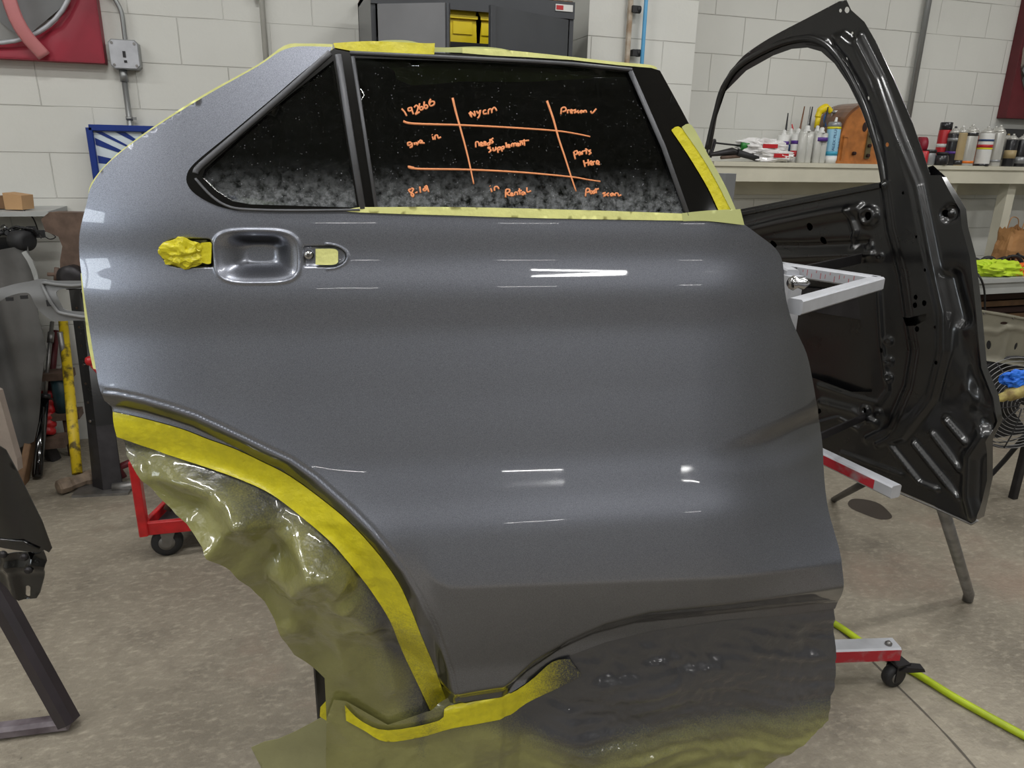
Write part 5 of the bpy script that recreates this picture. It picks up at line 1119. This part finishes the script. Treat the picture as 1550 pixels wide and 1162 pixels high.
# cans right
def can(px, dy, hpx, wpx, m, label, bands=(), top='can_silver', dome=True):
    c = onshelf(px, dy); H_ = scale_h(c, hpx); r = scale_h(c, wpx)/2; t = thing('spray_can', label, 'can', c, 'cans on the cream shelf')
    part('body', MB().lathe([(r*.97, 0), (r, .004), (r, H_*.80), (r*.97, H_*.82)], c, (0, 0, 1), 24), m, t)
    if dome:
        part('dome', MB().lathe([(r*.96, H_*.82), (r*.75, H_*.88), (r*.45, H_*.91), (r*.42, H_*.94), (r*.2, H_*.95)], c, (0, 0, 1), 20), 'can_silver', t)
        part('nozzle', MB().lathe([(r*.2, H_*.94), (r*.22, H_*.99), (r*.1, H_*1.0)], c, (0, 0, 1), 10), top, t)
    else: part('cap', MB().lathe([(r*.98, H_*.82), (r*.98, H_*.99), (r*.85, H_)], c, (0, 0, 1), 20), top, t)
    for z0, z1, bm_ in bands: part('label_band', MB().lathe([(r*1.01, z0*H_), (r*1.01, z1*H_)], c, (0, 0, 1), 24), bm_, t)
can(1423, .14, 60, 17, 'label_red', 'red spray can with black cap, tallest at the left of the can row', [(.1, .2, 'can_black'), (.42, .5, 'tube_white')], 'can_black', False)
can(1438, .08, 55, 17, 'can_black', 'black spray can with silver dome beside the red one', [(.3, .36, 'label_purple'), (.62, .7, 'can_grey')], 'can_black')
can(1449, .05, 56, 15, 'label_tan', 'tan and grey spray can with white nozzle', [(.02, .14, 'can_black')], 'tube_white')
can(1463, .03, 58, 19, 'can_silver', 'silver spray can with wide orange stripe at its foot', [(.72, .8, 'can_black'), (.06, .12, 'label_orange')])
can(1471, .10, 52, 14, 'label_orange', 'orange can half hidden behind the silver one', [(.5, .7, 'label_red')])
can(1487, .03, 56, 20, 'tube_white', 'white spray can with red and yellow label patch', [(.46, .54, 'label_red'), (.42, .46, 'label_yellow'), (.62, .67, 'text_dark'), (.0, .06, 'can_black')])
can(1498, .12, 56, 15, 'can_black', 'black can standing at the back between two white cans', [])
can(1505, .04, 58, 17, 'can_silver', 'plain pale silver spray can with domed top', [(.1, .16, 'can_grey')], 'can_silver')
can(1519, .09, 46, 17, 'can_silver', 'short silver can with black cap right of the plain silver one', [(.2, .6, 'can_grey')], 'label_tan')
can(1527, .04, 46, 16, 'can_black', 'short black can with silver top near the right edge', [(.25, .5, 'label_tan')])
can(1543, .04, 46, 18, 'can_black', 'dark spray can with silver top at the right edge of the picture', [(.1, .3, 'can_grey')])
can(1560, .06, 46, 18, 'can_grey', 'grey can cut by the right edge of the picture', [])
c = onshelf(1520, .20); single('parts_tray', MB().box(c+Vector((.2, 0, .12)), (.62, .08, .24)), 'can_black', 'long black case standing behind the cans on the shelf', 'case')
c = onshelf(1407, .05); t = thing('tin', 'small black and red tin beside the black round puck', 'tin', c); part('body', MB().lathe([(.03, 0), (.032, .004), (.032, .07), (.03, .075)], c, (0, 0, 1), 20), 'can_grey', t); part('lid', MB().lathe([(.034, .075), (.034, .09), (.03, .093)], c, (0, 0, 1), 20), 'can_black', t)
c = onshelf(1397, .05); t = thing('tin', 'small orange-red tin peeking out beside the black window frame', 'tin', c); part('body', MB().lathe([(.026, 0), (.028, .004), (.028, .08), (.022, .085)], c, (0, 0, 1), 20), 'label_red', t)
c = onshelf(1425, .015); t = thing('puck_jar', 'squat round black jar in front of the red spray can', 'jar', c); part('body', MB().lathe([(.03, 0), (.04, .01), (.043, .03), (.038, .055), (.03, .065)], c, (0, 0, 1), 24), 'can_black', t); part('lid', MB().lathe([(.032, .065), (.034, .078), (.02, .08)], c, (0, 0, 1), 24), 'rubber', t)
c = onshelf(1391, .12); t = thing('tape_roll', 'dark red round roll standing behind the black window frame', 'tape roll', c); part('roll', MB().lathe([(.02, -.02), (.05, -.02), (.05, .02), (.02, .02)], c+Vector((0, 0, .12)), (1, -.4, 0), 24), 'maroon', t); part('stand_block', MB().box(c+Vector((0, 0, .035)), (.05, .05, .07)), 'can_black', t)
# grey upright behind the door corner
q = at_d(1098, 280, 2.0); single('grey_upright', MB().beam((q[0], q[1], 0), (q[0], q[1], q[2]+.03), .04, .04, upv=(1, 0, 0)), 'grey_plastic', 'grey upright bar just behind the front corner of the grey door', 'post')

# ================================================================== LOWER RIGHT BENCH
YBn = 3.25
bz = at_y(1520, 421, YBn)[2]; x0b = at_y(1462, 420, YBn)[0]; x1b = X1-.3
bnch = thing('work_bench', 'grey-white work bench at the right edge with a paper bag and vest on it', 'bench', ((x0b+x1b)/2, YBn+.3, 0))
part('top', MB().box(((x0b+x1b)/2, YBn+.24, bz-.0125), (x1b-x0b, .5, .025)), 'bench_grey', bnch)
part('apron', MB().box(((x0b+x1b)/2, YBn+.02, bz-.06), (x1b-x0b, .03, .07)), 'bench_grey', bnch)
for xx in (x0b+.05, x1b-.05):
    for yy in (YBn+.05, YBn+.44): part('leg', MB().box((xx, yy, (bz-.025)/2), (.05, .05, bz-.025)), 'dark_steel', bnch)
def onb(px, dy): p = at_y(px, 400, YBn+dy); return Vector((p[0], p[1], bz))
c = onb(1535, .26); bag = thing('paper_bag', 'crumpled brown paper bag with twisted handle on the bench', 'bag', c)
bw, bh, bdp = .24, .27, .14; vs = []; rings = 10; seg = 32
for j in range(rings+1):
    zj = bh*j/rings
    for i in range(seg):
        t = 2*PI*i/seg; sq = 1/(abs(math.cos(t))**6+abs(math.sin(t))**6)**(1/6); k = 1+.10*mnoise.noise(Vector((math.cos(t)*2, math.sin(t)*2, j*.5)))-.10*j/rings
        vs.append(c+Vector((math.cos(t)*sq*bw/1*k*.55*1.2, math.sin(t)*sq*bdp/2*k, zj+.03*mnoise.noise(Vector((math.cos(t)*3, math.sin(t)*3, 5)))*(j/rings))))
fs = [(j*seg+i, j*seg+(i+1) % seg, (j+1)*seg+(i+1) % seg, (j+1)*seg+i) for j in range(rings) for i in range(seg)]; part('bag_body', MB().add(vs, fs+[tuple(range(seg))], False), 'kraft', bag)
for s_ in (-1, 1): part('handle', MB().tube(smooth_pts([c+Vector((-.07, s_*.05, bh-.02)), c+Vector((-.05, s_*.05, bh+.06)), c+Vector((.01, s_*.05, bh+.05)), c+Vector((.03, s_*.05, bh-.02))], 5), .003, 6), 'kraft', bag)
c = onb(1512, .09); vt_ = thing('safety_vest', 'folded lime and orange safety vest on the front of the bench', 'vest', c)
part('lime_cloth', wad(c+Vector((0, 0, .045)), .17, .08, .055, (1, 0, 0), (0, 1, 0), (0, 0, 1), 21), 'vest_lime', vt_); part('orange_cloth', wad(c+Vector((.14, 0, .035)), .09, .07, .045, (1, 0, 0), (0, 1, 0), (0, 0, 1), 22), 'vest_orange', vt_)
cable_src = None
for k in range(6):
    c = onb(1478+k*14, .155+.02*(k % 2)); r_ = .045
    pts_ = [c+Vector((math.cos(t)*r_*(1+.3*math.sin(3*t+k)), .03*math.sin(t), .055+.04*math.sin(t+k)+.012*k*.3)) for t in np.linspace(0, 2*PI, 18)[:-1]]
    single('black_strap', MB().tube(pts_, .012, 8, closed=True, flat=.6), 'rubber', 'tangled black strap coil heaped behind the safety vest', 'strap', 'tangled black straps behind the safety vest')
c = onb(1476, -.0); single('power_cord', MB().tube(smooth_pts([onb(1470, .08)+Vector((0, 0, .06)), onb(1482, .0)+Vector((0, -.02, .02)), Vector(at_y(1490, 440, YBn-.03)), Vector(at_y(1491, 480, YBn-.03)), Vector(at_y(1492, 520, YBn))], 6), .006, 8), 'wire_black', 'black cord draped over the front edge of the bench', 'cord')
# dark stacks under the bench
for k in range(7):
    z_ = .42+.045*k; 
    single('cardboard_sheet', MB().box(((x0b+x1b)/2+.02*math.sin(k*4), YBn+.27, z_), (x1b-x0b-.2, .26, .035)), 'radio_hole' if k % 2 else 'brown_wood', 'flat dark brown board in the stack under the bench', 'board', 'dark boards stacked under the bench')
single('board_support', MB().box(((x0b+x1b)/2, YBn+.27, .2), (x1b-x0b-.3, .22, .40)), 'cabinet_dark', 'dark box beneath the stacked boards under the bench', 'box')
# beige pressed panel in front of bench
bps = Surf(at_d(1515, 510, 2.95), (cR*.95+HF*.12), G=lambda u, v: u*0)
def R_bp(u, v):
    g = np.zeros(np.shape(u))
    for l, w_, h_ in (([(1490, 500), (1510, 503), (1525, 495), (1560, 500)], .008, .010), ([(1528, 497), (1518, 540)], .01, .008), ([(1480, 545), (1515, 548), (1560, 556)], .012, .014)): g = g+h_*np.exp(-(seg_dist(u, v, [bps.pix(*p) for p in l])/w_)**2)
    return g
def oval(cx, cy, a_, b_, an=0): return [(cx+a_*math.cos(t)*math.cos(an)-b_*math.sin(t)*math.sin(an), cy+a_*math.cos(t)*math.sin(an)+b_*math.sin(t)*math.cos(an)) for t in np.linspace(0, 2*PI, 15)[:-1]]
mb, _ = sheet(bps, bps.pts([(1440, 462), (1480, 468), (1520, 474), (1550, 480), (1640, 497), (1640, 575), (1550, 554), (1480, 543), (1440, 537)]), .012, .004, holes=[bps.pts(oval(1520, 489, 6, 2.3)), bps.pts(oval(1497, 522, 4, 7)), bps.pts(oval(1538, 524, 2.5, 6, .3)), bps.pts(oval(1600, 520, 4, 7))], relief=R_bp)
bpo = thing('pressed_panel', 'beige pressed metal panel leaning across in front of the bench', 'panel', at_d(1515, 556, 2.95)); part('panel', mb, 'panel_beige', bpo)
part('top_lip', MB().beam(bps.to3(*bps.pix(1440, 463), off=-.01), bps.to3(*bps.pix(1640, 498), off=-.01), .03, .008), 'panel_beige', bpo)
for k, px in enumerate((1490, 1534)): part('rivet', MB().lathe([(.006, 0), (.004, .004)], Vector(bps.to3(*bps.pix(px, 474+k*7), off=.001)), bps.N, 8), 'chrome', bpo)
q = bps.to3(*bps.pix(1600, 530), off=-.03); part('prop', MB().beam((q[0], q[1], 0), (q[0], q[1], q[2]), .03, .03, upv=(1, 0, 0)), 'dark_steel', bpo)
# floor fan
fc = at_d(1535, 610, 2.9); fr_ = .26*1.0
fan = thing('floor_fan', 'round wire-caged floor fan at the right edge behind the black door shell', 'fan', (fc[0], fc[1], 0))
fN = Vector(-HF)*.98+Vector((0, 0, .18)); fN.normalize(); fX = Vector(cR); fY = fN.cross(fX).normalized(); fcv = Vector(fc)
fp = lambda a_, r_, o_: fcv+fX*r_*math.cos(a_)+fY*r_*math.sin(a_)+fN*o_
pxm = 2.95/F_PX; RF = 72*pxm
gd = MB()
for k in range(13):
    r_ = RF*(k+1)/13; o_ = .05*(1-(r_/RF)**2)
    gd.tube([fp(2*PI*i/36, r_, o_) for i in range(36)], .0016, 5, closed=True)
part('front_guard', gd, 'fan_wire_light', fan)
for k in range(10):
    a_ = 2*PI*k/10+.2; part('guard_spoke', MB().tube([fp(a_, RF*t, .05*(1-t*t)+.001) for t in (0.08, .4, .7, 1)], .0028, 5), 'fan_wire', fan)
part('guard_rim', MB().tube([fp(2*PI*i/40, RF, -.02) for i in range(40)], .006, 8, closed=True), 'fan_wire', fan)
for k in range(4):
    vs = []
    for i in range(7):
        r_ = RF*(.15+.72*i/6); wd = .35+.25*math.sin(i/6*2.6); vs += [fp(k*PI/2+.4-wd, r_, -.08), fp(k*PI/2+.4+wd*.5, r_, -.045)]
    part('fan_blade', MB().add(vs, [(2*i, 2*i+1, 2*i+3, 2*i+2) for i in range(6)], True), 'rubber', fan)
part('hub', MB().lathe([(.05, -.08), (.05, -.03), (.02, -.02)], fcv, fN, 20), 'rubber', fan)
part('back_guard', MB().tube([fp(2*PI*i/36, RF*.6, -.13) for i in range(36)], .003, 5, closed=True).tube([fp(2*PI*i/36, RF*.95, -.07) for i in range(36)], .003, 5, closed=True), 'fan_wire', fan)
part('motor', MB().lathe([(.03, -.16), (.06, -.15), (.06, -.09), (.05, -.08)], fcv, fN, 20), 'rubber', fan)
zf = fcv.z-RF; part('base_tube', MB().tube(smooth_pts([fp(PI, RF, -.05), (fcv.x-.18, fcv.y-.02, .015), (fcv.x-.1, fcv.y+.2, .012), (fcv.x+.2, fcv.y+.2, .012), fp(0, RF, -.05)], 6), .011, 8), 'fan_wire', fan)
q = at_d(1540, 574, 2.78); single('blue_cloth', wad(Vector(q), .065, .03, .038, cR, -HF, (0, 0, 1), 31), 'blue_cloth', 'bright blue rag hung on the fan guard', 'rag')
q = at_d(1536, 598, 2.76); single('work_glove', MB().tube(smooth_pts([at_d(1508, 606, 2.76), at_d(1520, 600, 2.76), at_d(1536, 595, 2.76), at_d(1560, 588, 2.76), at_d(1590, 584, 2.76)], 5), [.012]*3+[.018]*4+[.026]*14, 12), 'yellow_glove', 'dirty pale yellow glove lying across the fan guard', 'glove')
